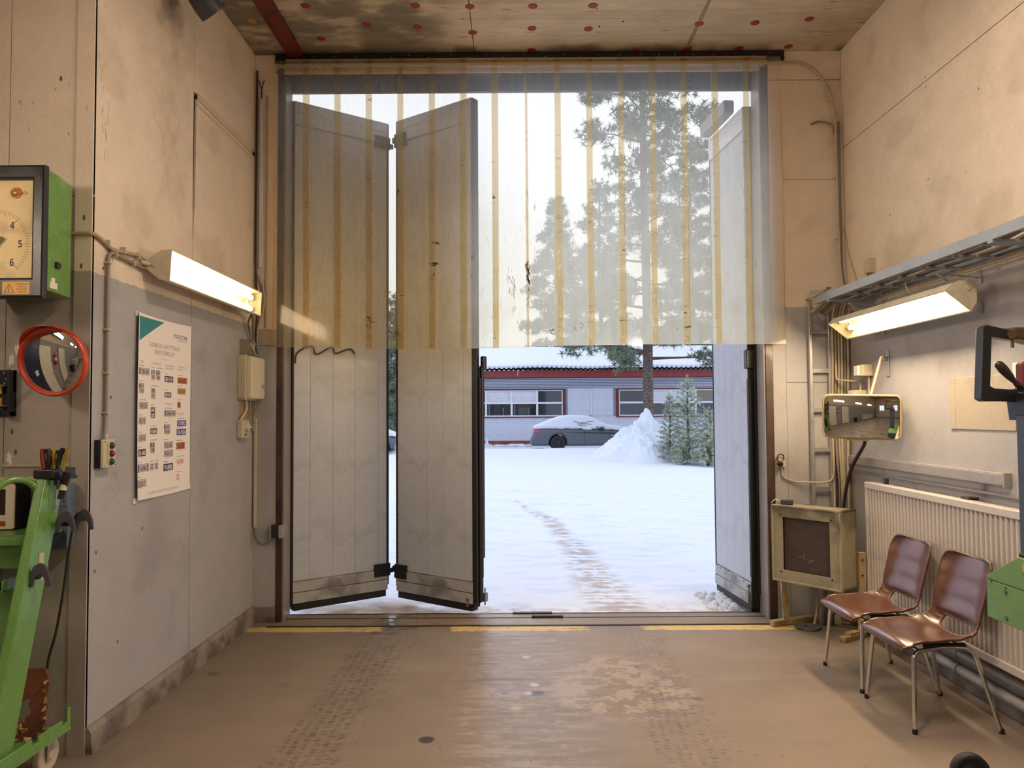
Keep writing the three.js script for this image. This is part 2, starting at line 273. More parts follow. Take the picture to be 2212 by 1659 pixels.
{ // left wall, seen at a slant, with an access panel whose edge has come loose
  const c = wallCanvas(1024, 2048, -3.75, -6.1, H, 2.335, (x, X, Y) => {
    scuff(x, X, Y, 26, -3.79, -3.9, 2.9, 3.5, .06); scuff(x, X, Y, 8, -3.77, -3.84, 3.6, 4.1, .05); scuff(x, X, Y, 14, -3.9, -5.8, .3, 3.4, .03);
    smudgeShade(x, X, Y, -4.55, 4.12, .25, .3, '50,44,38', .5); smudgeShade(x, X, Y, -4.3, 4.3, .5, .2, '60,52,46', .35); scuff(x, X, Y, 12, -4.3, -4.7, 4.1, 4.2, .06);
    smudgeShade(x, X, Y, -4.6, 3.5, .12, 1.0, '120,102,86', .4); smudgeShade(x, X, Y, -4.0, 1.35, .06, .3, '108,100,94', .4);  // first dab is a tall faint shadow painted on the upper wall
    x.fillStyle = 'rgba(70,60,54,.8)'; for (const [a, y] of [[-3.86, 2.37], [-3.95, 1.72], [-3.83, .95], [-3.82, .86], [-4.05, .45], [-4.3, 1.0]]) { x.beginPath(); x.arc(X(a), Y(y), 4, 0, 7); x.fill(); }
  });
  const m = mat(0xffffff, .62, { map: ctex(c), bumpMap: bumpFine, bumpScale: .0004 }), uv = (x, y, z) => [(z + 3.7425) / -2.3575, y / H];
  const w = structGroup('wall_left'), X = -2.07;
  part('core', span(-4.3, X - .014, 0, H, -6.4, -3.764), P(0x6b6155, .8), w);
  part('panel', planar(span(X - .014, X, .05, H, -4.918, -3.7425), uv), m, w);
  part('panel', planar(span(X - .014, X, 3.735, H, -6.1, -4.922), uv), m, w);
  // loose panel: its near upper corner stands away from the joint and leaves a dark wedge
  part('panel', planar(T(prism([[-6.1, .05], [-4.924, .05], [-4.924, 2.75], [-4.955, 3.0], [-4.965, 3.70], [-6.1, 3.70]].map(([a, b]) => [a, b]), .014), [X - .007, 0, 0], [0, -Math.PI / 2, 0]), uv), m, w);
  part('batten', [span(X, X + .006, 3.70, 3.745, -6.02, -4.97, .002), span(X, X + .004, 3.66, 3.675, -6.02, -4.97)], mat(0xcdb698, .6), w);
  part('joint_gap', span(X - .0138, X - .0125, 2.75, 3.72, -4.97, -4.92), M.dark, w);
  part('skirting', planar(prism([[X + .035, 0], [X + .028, .1], [X + .012, .125], [X - .01, .125], [X - .01, 0]], 2.35).translate(0, 0, -4.925), (x, y, z) => [z, y]), P(0x988c7e, .8, { map: TX.worn }), w);
}
{ // the wall that faces us left of the corner
  const c = wallCanvas(1024, 1024, -4.3, -2.07, H, 2.34, (x, X, Y) => {
    scuff(x, X, Y, 10, -2.5, -2.1, 3.0, 3.3, .03); x.fillStyle = 'rgba(60,50,42,.8)'; for (const [a, y] of [[-2.2, 2.75], [-2.11, 2.6], [-2.12, 2.36], [-2.45, 1.55], [-2.43, 1.45], [-2.47, 1.3], [-2.24, 3.3], [-2.52, 1.27]]) { x.beginPath(); x.arc(X(a), Y(y), 3, 0, 7); x.fill(); }
    x.fillStyle = '#d8ccb8'; for (const [a, y] of [[-2.43, 1.95], [-2.46, 1.9], [-2.45, 1.83], [-2.46, 1.42]]) { x.save(); x.translate(X(a), Y(y)); x.rotate(rnd(0, 3)); x.fillRect(-7, -3, 14, 6); x.fillRect(-3, -6, 5, 12); x.restore(); }
  }, [158, 149, 136]);
  const m = mat(0xffffff, .65, { map: ctex(c), bumpMap: bumpFine, bumpScale: .0004 }), uv = (x, y) => [(x + 4.3) / 2.23, y / H];
  const w = structGroup('wall_left');
  part('panel', planar(span(-4.3, -2.492, 0, H, -3.764, -3.75), uv), m, w);
  part('panel', planar(span(-2.488, -2.07, 0, 2.71, -3.764, -3.75), uv), m, w);
  part('panel', planar(span(-2.488, -2.07, 2.714, H, -3.764, -3.75), uv), m, w);
  part('corner_trim', planar(span(-2.155, -2.0705, .0, H, -3.75, -3.742), uv), m, w);
  part('wall_strip', planar(span(-2.488, -2.16, 1.378, 1.392, -3.75, -3.738, .003), uv), m, w);
}
{ // right wall
  const c = wallCanvas(1600, 2048, -6.1, -2.5, H, 2.42, (x, X, Y) => {
    scuff(x, X, Y, 12, -5.9, -3.9, 2.6, 4.2, .04, '110,92,74'); smudgeShade(x, X, Y, -5.7, 1.9, .5, .3, '112,104,98', .3); smudgeShade(x, X, Y, -4.35, 1.2, .03, .1, '70,60,54', .8); smudgeShade(x, X, Y, -4.35, 1.2, .05, .14, '80,70,64', .5);
    smudgeShade(x, X, Y, -5.55, 1.12, .05, .2, '90,82,76', .5); scuff(x, X, Y, 10, -5.7, -4, 1.3, 2.2, .02);
    for (const a of [-5.35, -4.85, -4.3]) smudgeShade(x, X, Y, a, 3.3, .05, 1.6, '150,128,104', .25, 60);
    for (const [a, y] of [[-4.85, 3.76], [-4.85, 3.70], [-4.3, 3.45], [-4.32, 4.1], [-5.35, 3.0], [-4.85, 3.1]]) { x.fillStyle = 'rgba(96,80,64,.7)'; x.beginPath(); x.arc(X(a), Y(y), 3, 0, 7); x.fill(); }
  });
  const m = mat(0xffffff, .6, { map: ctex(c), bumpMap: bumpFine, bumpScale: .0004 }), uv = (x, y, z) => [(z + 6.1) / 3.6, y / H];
  const w = structGroup('wall_right'), X = 2.65;
  part('core', [span(X + .014, 2.9, 0, H, -6.4, 9.2)], P(0x6b6155, .8), w);
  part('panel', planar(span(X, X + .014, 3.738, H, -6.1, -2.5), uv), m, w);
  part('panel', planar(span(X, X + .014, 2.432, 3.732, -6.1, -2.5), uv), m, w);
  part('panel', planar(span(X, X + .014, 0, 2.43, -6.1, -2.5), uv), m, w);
  part('panel', span(X, X + .014, 2.42, H, -2.498, 9.2), P(0xd0bea6, .65), w);
  part('panel', span(X, X + .014, 0, 2.418, -2.498, 9.2), P(0x929090, .65), w);
  part('patch_panel', [span(X - .006, X, 1.515, 1.82, -4.66, -4.06, .002), span(X - .008, X, 1.515, 1.82, -4.665, -4.61, .002)], mat(0xb9ad98, .55, { map: TX.fine }), w);
  part('skirting', span(X - .03, X, 0, .09, -6.1, -2.5, .004), P(0x8c857d, .8, { map: TX.worn }), w);
}
{ // end wall round the doorway
  const mk = (split) => { const c = wallCanvas(512, 1536, 2.0, 2.66, H, split, (x, X, Y) => { smudgeShade(x, X, Y, 2.3, 1.1, .5, .4, '120,104,88', .25); scuff(x, X, Y, 10, 2.1, 2.6, .5, 4, .03); }); return mat(0xffffff, .62, { map: ctex(c), bumpMap: bumpFine, bumpScale: .0004 }); };
  const m = mk(2.46), uv = (x, y) => [(x - 2.0) / .66, y / H], Z = -6.1, w = structGroup('wall_front');
  const outer = P(0x9aa3b4, .6);
  part('core', [span(-2.4, -1.885, 0, H + .3, -6.42, -6.13), span(2.06, 2.9, 0, H + .3, -6.42, -6.114), span(-1.885, 2.06, 4.38, H + .3, -6.42, -6.13)], outer, w);
  for (const [x0, x1, y0, y1] of [[2.06, 2.164, 0, 4.295], [2.166, 2.65, 0, 1.856], [2.166, 2.65, 1.86, 3.484], [2.166, 2.65, 3.488, 4.295]]) part('panel', planar(span(x0, x1, y0, y1, Z - .014, Z), uv), m, w);
  part('header_board', planar(span(2.062, 2.648, 4.30, H, Z - .014, Z + .012, .003), uv), m, w);
  const ml = mk(2.31), uvl = (x, y) => [(x + 2.1) / .66, y / H];
  part('pier', planar(span(-2.07, -1.885, 0, 4.40, -6.13, Z), uvl), ml, w);
  part('header_board', planar(span(-2.07, -1.90, 4.40, H, -6.13, Z + .01, .003), uvl), ml, w);
  part('header_board', planar(span(-1.9, 2.06, 4.38, H, -6.13, Z), uvl), ml, w);
  part('skirting', span(-2.07, -1.886, 0, .12, Z, Z + .016, .004), P(0x8a8074, .85, { map: TX.worn }), w);
  part('pier_strip', [span(-1.98, -1.965, 2.32, 4.2, Z, Z + .012, .002), span(-2.03, -1.9, 2.18, 2.31, Z, Z + .01, .003)], P(0xb9a78e, .6), w);
}
{ // steel door frame
  const w = structGroup('door_frame');
  part('jamb', span(-1.885, -1.838, 0, 4.42, -6.29, -6.094, .004), M.brownSteel, w);
  part('jamb', span(2.0, 2.06, 0, 4.42, -6.29, -6.094, .004), M.brownSteel, w);
  part('reveal_liner', [span(-1.838, -1.828, .0, 4.38, -6.30, -6.12), span(1.99, 2.0, 0, 4.38, -6.31, -6.105)], P(0x9a938c, .5), w);
  part('head', [span(-1.84, 2.0, 4.375, 4.42, -6.29, -6.12), span(-1.84, 2.0, 4.30, 4.40, -6.32, -6.28, .004)], P(0x474a54, .5), w);
  // torn weather seal hanging under the head on the right
  part('head_seal', sheet((u, v) => [-.1 + 2.0 * u, 4.335 - .05 * v - .018 * Math.sin(u * 7) * v - (u > .55 && u < .75 ? .03 * v : 0), -6.24 + .03 * v + .012 * Math.sin(u * 11)], 40, 3, .004), P(0x6d7684, .6), w);
}
// ---------- ceiling: plywood sheets held by washers ----------
const plyCanvas = canvas(1536, 1024, (x, w, h) => {
  pixels(x, w, h, (u, v) => {
    const X = -2.07 + 4.72 * u, Z = -6.1 + 3.2 * v, g = fbm(X * 3, Z * 22, 4), b = fbm(X * 1.1 + 5, Z * 1.6, 4), f = fbm(X * 14, Z * 60, 3);
    const darkTone = Math.max(smooth(1, .1, Math.hypot((X + 1.2) / 1.1, (Z + 6.15) / .75)) * smooth(.2, .55, fbm(X * 3 + 9, Z * 3, 4)), .8 * smooth(-.35, -.75, X + .5 * (fbm(X * 2 + 4, Z * 2.5, 4) - .5)) * smooth(.25, .6, fbm(X * 5, Z * 9 + 2, 4)), smooth(-5.93, -6.08, Z + .16 * (fbm(X * 5, Z * 4, 3) - .5)) * smooth(.3, .55, fbm(X * 4 + 1, 3, 3)), .75 * smooth(1, .2, Math.abs(X - .12) / .42) * (X > -.29 && X < .2 ? 1 : .25) * smooth(.3, .62, fbm(X * 2.4, Z * 2.2 + 30, 4)));  // soot patches near the rail; plywood also gets darker towards the left
    const k = (.78 + .3 * b + .16 * (g - .5) + .1 * (f - .5)) * (1 - .42 * darkTone); return [200 * k, 187 * k * (.97 + .03 * b), 164 * k * (.94 + .08 * b)];
  });
  for (let i = 0; i < 40; i++) { x.fillStyle = `rgba(48,34,22,${rnd(.1, .4)})`; x.beginPath(); x.ellipse(rnd(0, w), rnd(0, h * .4), rnd(2, 14), rnd(1, 4), 0, 0, 7); x.fill(); }
  x.strokeStyle = 'rgba(60,44,30,.35)'; x.lineWidth = 1; for (const v of [.09, .17, .2, .27]) { x.beginPath(); x.moveTo(w * .35, h * v); x.lineTo(w * .75, h * (v + rnd(-.003, .003))); x.stroke(); }
});
const CE = structGroup('ceiling');
{
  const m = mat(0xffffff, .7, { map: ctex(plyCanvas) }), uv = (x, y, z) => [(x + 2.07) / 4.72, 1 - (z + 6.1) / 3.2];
  part('slab', span(-4.3, 2.9, H + .012, H + .3, -6.4, 9.2), P(0x5c5246, .8), CE);
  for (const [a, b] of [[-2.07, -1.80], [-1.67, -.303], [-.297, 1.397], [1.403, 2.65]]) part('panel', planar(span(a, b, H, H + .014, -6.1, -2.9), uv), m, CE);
  part('panel', [span(-4.3, -2.07, H, H + .014, -3.75, 9.2), span(-2.07, 2.65, H, H + .014, -2.898, 9.2)], P(0xa08a68, .7, { map: TX.worn }), CE);
  part('joint_strip', span(1.385, 1.41, H - .004, H, -6.1, -5.0, .001), P(0x9d8866, .7), CE);
  const washer = turned([[0, -.006], [.012, -.007], [.02, -.005], [.03, -.006], [.033, -.003], [.034, 0], [0, 0]], 18), mr = mat(0x8c2c2c, .5);
  const caps = [[-1.462, -5.346], [-1.079, -5.617], [-1.473, -5.823], [-.683, -5.357], [-.708, -5.657], [-.296, -5.374], [-.296, -5.747], [.154, -5.375], [.155, -5.691], [.159, -6.037], [.583, -5.374], [.582, -5.704], [.596, -6.066], [.993, -6.056], [1.403, -5.64], [1.402, -6.033], [1.819, -5.632], [1.819, -6.032], [2.205, -5.584], [2.202, -6.007]];
  for (const [x, z] of caps) share('washer', washer, mr, CE, [x, H, z]);
  for (const [x, z] of [[-.9, -4.9], [.15, -4.9], [1.0, -4.95], [1.9, -4.95]]) share('washer', washer, mr, CE, [x, H, z]);
  const y = share('washer', washer, mat(0xb98a3c, .5), CE, [-1.911, H, -5.545]); y.userData.label = 'yellowed washer left of the red beam';
  for (const [x, z] of [[.66, -5.67], [.83, -5.6]]) share('screw_hole', cyl(.008, .002, [0, 0, 0]), M.dark, CE, [x, H - .001, z]);
}
struct('trim', span(-1.80, -1.67, H - .03, H + .02, -6.1, -2.9, .003), P(0x7d3122, .6, { map: TX.worn }));

// ---------- folding door leaves ----------
const mLeaf = P(0xc2c8d4, .5, { map: TX.fine }), mLeafRail = P(0xb9b9b8, .5, { map: TX.worn }), mSeal = P(0x141416, .7);
function leaf(a, b, seams, o = {}) {                                    // a: near end, b: far end [x, z]; local x runs from a to b
  const w = structGroup('door_' + o.n), L = Math.hypot(b[0] - a[0], b[1] - a[1]), t = .07, y0 = o.y0 ?? .03, y1 = o.y1 ?? 4.24;
  w.position.set(a[0], 0, a[1]); w.rotation.y = Math.atan2(-(b[1] - a[1]), b[0] - a[0]);
  const zs = o.side ?? 1, z = (p, q) => zs > 0 ? [p, q] : [-q, -p];       // zs: the face we see is at local +z or -z
  part('core', span(.012, L - .012, y0 + .07, y1 - .02, ...z(-t + .008, -.008)), mLeafRail, w);
  let p = .015;
  for (const s of [...seams, 1]) {                                        // one plank between two seams
    const q = s === 1 ? L - .015 : s * L;
    part('plank', span(p + .0008, q - .0008, y0 + .24, y1 - .2, ...z(-.01, 0), .0012), mLeaf, w);
    part('plank', span(p + .0008, q - .0008, y0 + .24, y1 - .2, ...z(-t, -t + .01), .0012), mLeaf, w);
    p = q;
  }
  for (const [c, d] of [[-.01, .012], [-t - .012, -t + .01]]) {
    part('bottom_rail', [span(.01, L - .01, y0 + .15, y0 + .235, ...z(c, d), .004), span(.01, L - .01, y0 + .06, y0 + .147, ...z(c + .004, d + .004), .004)], mLeafRail, w);
    part('top_rail', [span(.01, L - .01, y1 - .19, y1 - .09, ...z(c, d), .004), span(.01, L - .01, y1 - .088, y1, ...z(c - .003, d), .004)], o.railMat ?? mLeaf, w);
  }
  part('bottom_seal', span(.02, L - .02, y0, y0 + .07, ...z(-t - .006, .006), .008), mSeal, w);
  part('edge_seal', [span(-.004, .016, y0 + .03, y1, ...z(-t - .004, .006), .006), span(L - .016, L + .008, y0 + .1, y1, ...z(-t - .004, .004), .006)], mSeal, w);
  return { w, L, t, y0, y1, z };
}
{
  const A = leaf([-1.82, -6.3], [-1.118, -6.83], [.18, .41, .64, .89], { n: 1, side: 1 });
  for (const y of [.21, 4.0]) part('hinge', [span(A.L - .14, A.L + .012, y, y + .11, .002, .022, .003), span(A.L + .0, A.L + .05, y + .02, y + .06, -.012, .01, .003)], M.black, A.w);
  part('door_cable', tube([[.02, 2.05, .012], [.04, 2.14, .015], [.16, 2.2, .02], [.2, 2.13, .02], [.34, 2.2, .02], [.37, 2.145, .018], [.5, 2.19, .02], [.55, 2.15, .015]], .006, 50), M.darkCable, A.w);
  const B = leaf([-.328, -6.256], [-1.033, -6.775], [.12, .38, .59], { n: 2, side: -1 });
  for (const y of [.2, 4.0]) part('hinge', [span(B.L - .13, B.L + .01, y, y + .12, ...B.z(.002, .022), .003), span(B.L, B.L + .045, y + .05, y + .1, ...B.z(-.012, .012), .003)], M.black, B.w);
  part('meeting_seal', [span(-.04, .0, .1, 1.92, ...B.z(-.075, -.03), .01), span(-.036, -.012, .45, 2.02, ...B.z(-.1, -.06), .006), span(-.03, .0, .1, 4.2, ...B.z(-.02, .006), .006)], mSeal, B.w);
  part('seal_strip', span(-.043, -.036, .3, 2.0, ...B.z(-.07, -.055)), M.brownSteel, B.w);
  part('latch', [span(-.05, -.012, 1.98, 2.1, ...B.z(-.12, -.07), .012)], M.blackPlastic, B.w);
  part('foot_bolt', [span(-.045, -.01, .1, .17, ...B.z(-.12, -.08), .003), cyl(.006, .14, [-.03, .14, ...[B.z(-.1, -.1)[0]]])], M.steel, B.w);
  part('bolt_plate', prism(roundRect(.035, .07, .008), .012, .002, [roundRect(.014, .028, .006).reverse()]).translate(.06, .1, B.z(.012, .012)[0]), M.steel, B.w);
  const C = leaf([1.93, -6.31], [1.853, -7.14], [.2, .45, .64, .83], { n: 3, side: -1, y0: .0, y1: 4.17, railMat: mat(0xd9dadb, .45) });
  part('meeting_seal', [span(-.02, .02, .28, 1.9, ...C.z(-.02, .012), .008), span(-.03, -.004, .15, 4.1, ...C.z(-.062, -.038), .006)], mSeal, C.w);
  part('latch', span(-.03, .03, 1.98, 2.14, ...C.z(-.04, .03), .01), M.blackPlastic, C.w);
  part('foot_bolt', [span(-.03, .03, .09, .16, ...C.z(.014, .05), .003), cyl(.007, .15, [0, .14, C.z(.032, .032)[0]]), cyl(.013, .02, [0, .215, C.z(.032, .032)[0]])], M.steel, C.w);
  part('guide_arm', T(prism(roundRect(.62, .12, .03), .09, .01), [.5, 4.25, .02 - .07]), P(0x6d7076, .5), C.w);
  const scr = cyl(.006, .006, [0, 0, 0], [Math.PI / 2, 0, 0]); for (const u of [.15, .33, .51, .69]) share('screw', scr, M.steel, C.w, [u, .225, C.z(.014, .014)[0]]);
  const D = leaf([2.03, -6.46], [1.955, -7.2], [.25, .5, .75], { n: 4, side: -1, y0: .0, y1: 4.17 });
}
// black rail along the ceiling with its row of screws
{
  const g = structGroup('trim');
  part('rail', [span(-1.9, .1, 4.462, 4.528, -6.09, -6.062, .003), span(.11, 2.186, 4.458, 4.526, -6.09, -6.06, .003), span(-1.9, 2.186, 4.452, 4.46, -6.09, -6.05)], P(0x1f1714, .55), g);
  const s = cyl(.006, .006, [0, 0, 0], [Math.PI / 2, 0, 0]); for (let i = 0; i < 26; i++) share('screw', s, M.steel, g, [-1.72 + i * .152 + .02 * Math.sin(i * 5), 4.495 + .012 * Math.sin(i * 3.3), -6.059]);
}
// ---------- clear plastic strip curtain ----------
{
  const W = 2048, Hh = 1200, X0 = -1.93, X1 = 2.16, Y0 = 2.1, Y1 = 4.5, px = (p) => ((p - 1110) / 1660 * 6.0 - X0) / (X1 - X0) * W, py = (q) => (Y1 - (1.62 + (893 - q) / 1660 * 6.0)) / (Y1 - Y0) * Hh;
  const c = canvas(W, Hh, (x, w, h) => {
    pixels(x, w, h, (u, v) => { const X = X0 + u * (X1 - X0), kk = (X + 1.633) / .2494, ov = kk > -.2 && kk < 14.2 ? smooth(.104, .100, Math.abs(kk - Math.round(kk)) * (Math.round(kk) === 7 ? 2.8 : 1)) : 0, s = fbm(u * 90, v * 9, 3), d = smooth(.35, 1, v) * smooth(.45, .8, fbm(u * 60 + 4, v * 14, 4)); const g = fbm(u * 130, v * 40, 3), low = smooth(.2, 1, v) * (.6 + .8 * (g - .3)); return [254 - 4 * d - 4 * (s - .5) - 8 * ov - 4 * low, 252 - 6 * d - 4 * (s - .5) - 14 * ov - 8 * low, 247 - 12 * d - 5 * (s - .5) - 25 * ov - 22 * low]; });
    const st = (a, b, n, rx, ry, len, wd, col, ang = 1.5) => { for (let i = 0; i < n; i++) { const p = px(a + rnd(-1, 1) * rx), q = py(b + rnd(-1, 1) * ry), t = ang + rnd(-.3, .3), L = len * rnd(.3, 1); x.strokeStyle = `rgba(${col},${rnd(.25, .8)})`; x.lineWidth = wd * rnd(.4, 1); x.beginPath(); x.moveTo(p, q); x.quadraticCurveTo(p + Math.cos(t) * L * .5 + rnd(-3, 3), q + Math.sin(t) * L * .5, p + Math.cos(t) * L, q + Math.sin(t) * L); x.stroke(); } };
    const R = '96,58,38', D = '50,34,26';
    st(1104, 600, 16, 8, 40, 30, 2.2, R); st(1112, 640, 14, 6, 30, 26, 2, R); st(1142, 590, 22, 4, 30, 22, 3.4, D); st(1141, 572, 12, 5, 6, 12, 4, R); st(1143, 640, 10, 4, 30, 26, 2, R);
    st(937, 567, 14, 10, 3, 18, 3.5, D, 0); st(940, 521, 10, 7, 3, 12, 3.5, D, 0); st(940, 588, 6, 7, 2, 10, 2, D, 0); st(799, 684, 12, 9, 10, 14, 2.4, D, 0); st(795, 702, 8, 6, 8, 10, 2, R, .3);
    st(845, 714, 4, 8, 3, 34, 2.2, D, .45); st(1190, 718, 8, 8, 5, 20, 3, R, -.7); st(1258, 700, 8, 4, 8, 16, 1.8, R); st(1244, 705, 4, 2, 5, 12, 1.6, R); st(1345, 692, 4, 6, 1, 16, 2.4, D, 0); st(1482, 707, 5, 7, 1, 18, 2.6, D, 0); st(1482, 676, 4, 7, 1, 18, 1.6, R, 0);
    st(1465, 710, 5, 2, 3, 5, 2, R); st(1022, 548, 5, 2, 8, 16, 2, D); st(1017, 585, 4, 2, 14, 20, 1.6, R); st(1068, 420, 6, 7, 3, 10, 3, D, 0); st(1160, 435, 2, 2, 10, 30, 1.6, R, 1.8); st(862, 405, 6, 5, 6, 10, 2.6, D); st(1350, 538, 3, 4, 1, 8, 2.6, R, 0); st(797, 200, 6, 6, 5, 8, 2, R, 0); st(1395, 495, 3, 3, 3, 8, 1.4, R);
    st(850, 720, 8, 12, 4, 14, 2.4, D, .1); st(870, 632, 5, 6, 3, 12, 1.8, R, 0);
    for (const k of [660, 728, 797, 864, 934, 1002, 1068, 1140, 1211, 1277, 1345, 1413, 1482, 1550, 1617]) for (let i = 0; i < 26; i++) { const q = py(rnd(260, 742) ** 1), p = px(k); x.strokeStyle = `rgba(110,74,44,${rnd(.08, .35)})`; x.lineWidth = rnd(.7, 2); x.beginPath(); x.moveTo(p - rnd(2, 14), q); x.lineTo(p + rnd(2, 14), q + rnd(-2, 2)); x.stroke(); }
    st(1350, 560, 260, 330, 190, 46, .8, '150,128,92'); st(1300, 500, 160, 330, 230, 40, .7, '255,255,255'); st(800, 560, 120, 190, 190, 40, .8, '120,92,60');
  });
  const rough = canvas(1024, 600, (x, w, h) => pixels(x, w, h, (u, v) => { const scr = fbm(u * 150, v * 16, 3), wear = smooth(.05, .75, v + .25 * (fbm(u * 9, v * 5, 4) - .5)) * smooth(.2, .55, u + .2 * (fbm(u * 7 + 3, v * 6, 3) - .5)), n = 255 * Math.min(1, .50 + .27 * wear + .06 * (scr - .5)); return [n, n, n]; }));
  const map = ctex(c), inside = mat(0xffffff, .09, { transmission: 1, thickness: 0, map, ior: 1.5, specularIntensity: .25, side: THREE.DoubleSide }), outside = mat(0xfbf6ea, 1, { transmission: 1, thickness: 0, roughnessMap: ctex(rough, false), ior: 1.5, specularIntensity: .25, side: THREE.DoubleSide });
  const t = thing('strip_curtain', 'clear yellowed plastic strip curtain hanging over the upper half of the doorway', 'curtain', [.12, 2.15, -6.0]);
  part('rail', [span(-1.8, 2.03, 4.40, 4.462, -6.085, -6.02, .004), span(-1.8, 2.03, 4.385, 4.41, -6.02, -5.985, .004)], P(0xb0a084, .5), t);
  const cen = []; for (let k = 0; k < 15; k++) cen.push(-1.633 + .2494 * k);
  const low = [2.155, 2.146, 2.145, 2.137, 2.135, 2.139, 2.136, 2.139, 2.148, 2.152, 2.155, 2.159, 2.158, 2.158, 2.156, 2.157], off = t.off;
  for (let i = 0; i < 16; i++) {
    const hl = i === 8 ? .009 : .025, hr = i === 7 ? .009 : .025, a = i ? cen[i - 1] - hl : -1.897, b = i < 15 ? cen[i] + hr : 2.133, z0 = -6.0 + (i % 2 ? .007 : 0);
    const NX = 6, NY = 14, pos = [], uv = [], idx = [], pt = (u, v, s) => { const X = a + (b - a) * u + .003 * Math.sin(v * 3 + i), Y = low[i] + (4.44 - low[i]) * v, Z = z0 + .02 * (1 - v) * Math.sin(X * 1.7 + 1.2) + .006 * Math.sin(Y * 5 + X * 2) + s * .001; return [X, Y, Z]; };
    for (const s of [1, -1]) for (let j = 0; j <= NY; j++) for (let k = 0; k <= NX; k++) { const p = pt(k / NX, j / NY, s); pos.push(p[0] - off[0], p[1] - off[1], p[2] - off[2]); uv.push((p[0] - X0) / (X1 - X0), (p[1] - Y0) / (Y1 - Y0)); }
    const n = (NX + 1) * (NY + 1);
    for (const s of [0, 1]) for (let j = 0; j < NY; j++) for (let k = 0; k < NX; k++) { const q = s * n + j * (NX + 1) + k, r = q + NX + 1; s ? idx.push(q, r + 1, q + 1, q, r, r + 1) : idx.push(q, q + 1, r + 1, q, r + 1, r); }
    const g = new THREE.BufferGeometry(); g.setAttribute('position', new THREE.Float32BufferAttribute(pos, 3)); g.setAttribute('uv', new THREE.Float32BufferAttribute(uv, 2)); g.setIndex(idx); g.computeVertexNormals();
    g.addGroup(0, NX * NY * 6, 0); g.addGroup(NX * NY * 6, NX * NY * 6, 1);   // smooth room side, weathered yard side
    const m = new THREE.Mesh(g, [inside, outside]); m.name = 'strip'; m.castShadow = m.receiveShadow = true; t.add(m);
  }
}
// ---------- tube lamps ----------
function makeLamp(label, group, share = 1, tint = LAMP_COLOR) {                                         // opening looks along local +x, length along z
  const t = thing('wall_lamp', label, 'lamp', null, group), L = 1.53, h = L / 2;
  const prof = [[0, .09], [-.06, .082], [-.137, .025], [-.137, -.025], [-.06, -.082], [0, -.09]];
  const shell = (d, flip) => { const g = []; for (let i = 0; i < 5; i++) { const a = prof[i], b = prof[i + 1], k = (p) => [p[0] + (p[0] < -.1 ? d : d * .4), p[1] * (1 - d * 6)]; const [A, B] = [k(a), k(b)]; g.push(flip ? quadBand([...A, h], [...B, h], [...B, -h], [...A, -h]) : quadBand([...A, -h], [...B, -h], [...B, h], [...A, h])); } return g; };
  part('housing', [...shell(0), span(-.002, .001, .083, .091, -h, h), span(-.002, .001, -.091, -.083, -h, h)], M.lampGrey, t);
  part('reflector', shell(.006, true), M.enamel, t);
  for (const s of [-1, 1]) part('end_cap', [prism(prof, .006, .001).translate(0, 0, s * h), cyl(.014, .008, [-.09, .0, s * (h + .004)], [Math.PI / 2, 0, 0])], M.lampGrey, t);
  const glow = mat(0xffffff, .5, { emissive: new THREE.Color().setRGB(1, .84, .56), emissiveIntensity: TUBE_GLOW });
  for (const y of [.042, -.042]) {
    const tb = part('tube', cyl(.017, 1.44, [-.062, y, 0], [Math.PI / 2, 0, 0]), glow, t);
    for (const s of [-1, 1]) part('tube_cap', cyl(.0175, .02, [-.062, y, s * .728], [Math.PI / 2, 0, 0]), M.alu, tb);
    for (const s of [-1, 1]) part('tube_holder', span(-.1, -.05, y - .016, y + .016, s * .75 - .012, s * .75 + .012, .004), M.creamPlastic, t);
  }
  for (const s of [-1, 1]) part('starter', cyl(.012, .03, [-.07, .0, s * .66]), M.whitePlastic, t);
  const light = new THREE.RectAreaLight(new THREE.Color().setRGB(...tint), LAMP_POWER * share, 1.46, .16);
  light.name = 'wall_lamp_light'; light.position.set(.004, 0, 0); light.rotation.set(0, -Math.PI / 2, 0); t.add(light);
  return t;
}
function hang(t, p, tilt, turn) { t.position.set(...p); t.rotation.order = 'YXZ'; t.rotation.set(0, turn, tilt); return t; }
{
  const L = hang(makeLamp('glowing twin tube lamp on the left wall above the licence plate poster', '', .26, LAMP_OLD), [-1.903, 2.46, -5.007], -.06, 0);
  for (const s of [-.48, .48]) part('bracket', span(-.165, -.13, -.02, .02, s - .02, s + .02), M.galv, L);
  part('cable_inlet', rod([-.12, -.0, .765], [-.14, .0, .83], .012), M.creamPlastic, L);
  const R = makeLamp('glowing twin tube lamp hung by brackets under the cable tray', '', .6, LAMP_OLD);
  // this one looks left and steeply down
  hang(R, [2.386, 2.212, -4.875], .897, Math.PI);
  R.rotation.set(0, Math.PI, -.897);
  R.updateMatrixWorld(true); const inv = R.matrixWorld.clone().invert(), wall = (g) => part('arm', [].concat(g).map((q) => norm(q).applyMatrix4(inv)), M.alu, R);
  for (const z of [-4.33, -5.47]) {
    wall([bar([2.648, 2.375, z], [2.40, 2.40, z], .025, .004), bar([2.40, 2.40, z], [2.46, 2.36, z], .025, .004), span(2.641, 2.649, 2.34, 2.42, z - .014, z + .014)]);
    wall([bar([2.648, 2.22, z], [2.56, 2.26, z], .025, .004), span(2.641, 2.649, 2.17, 2.235, z - .014, z + .014)]);
  }
}

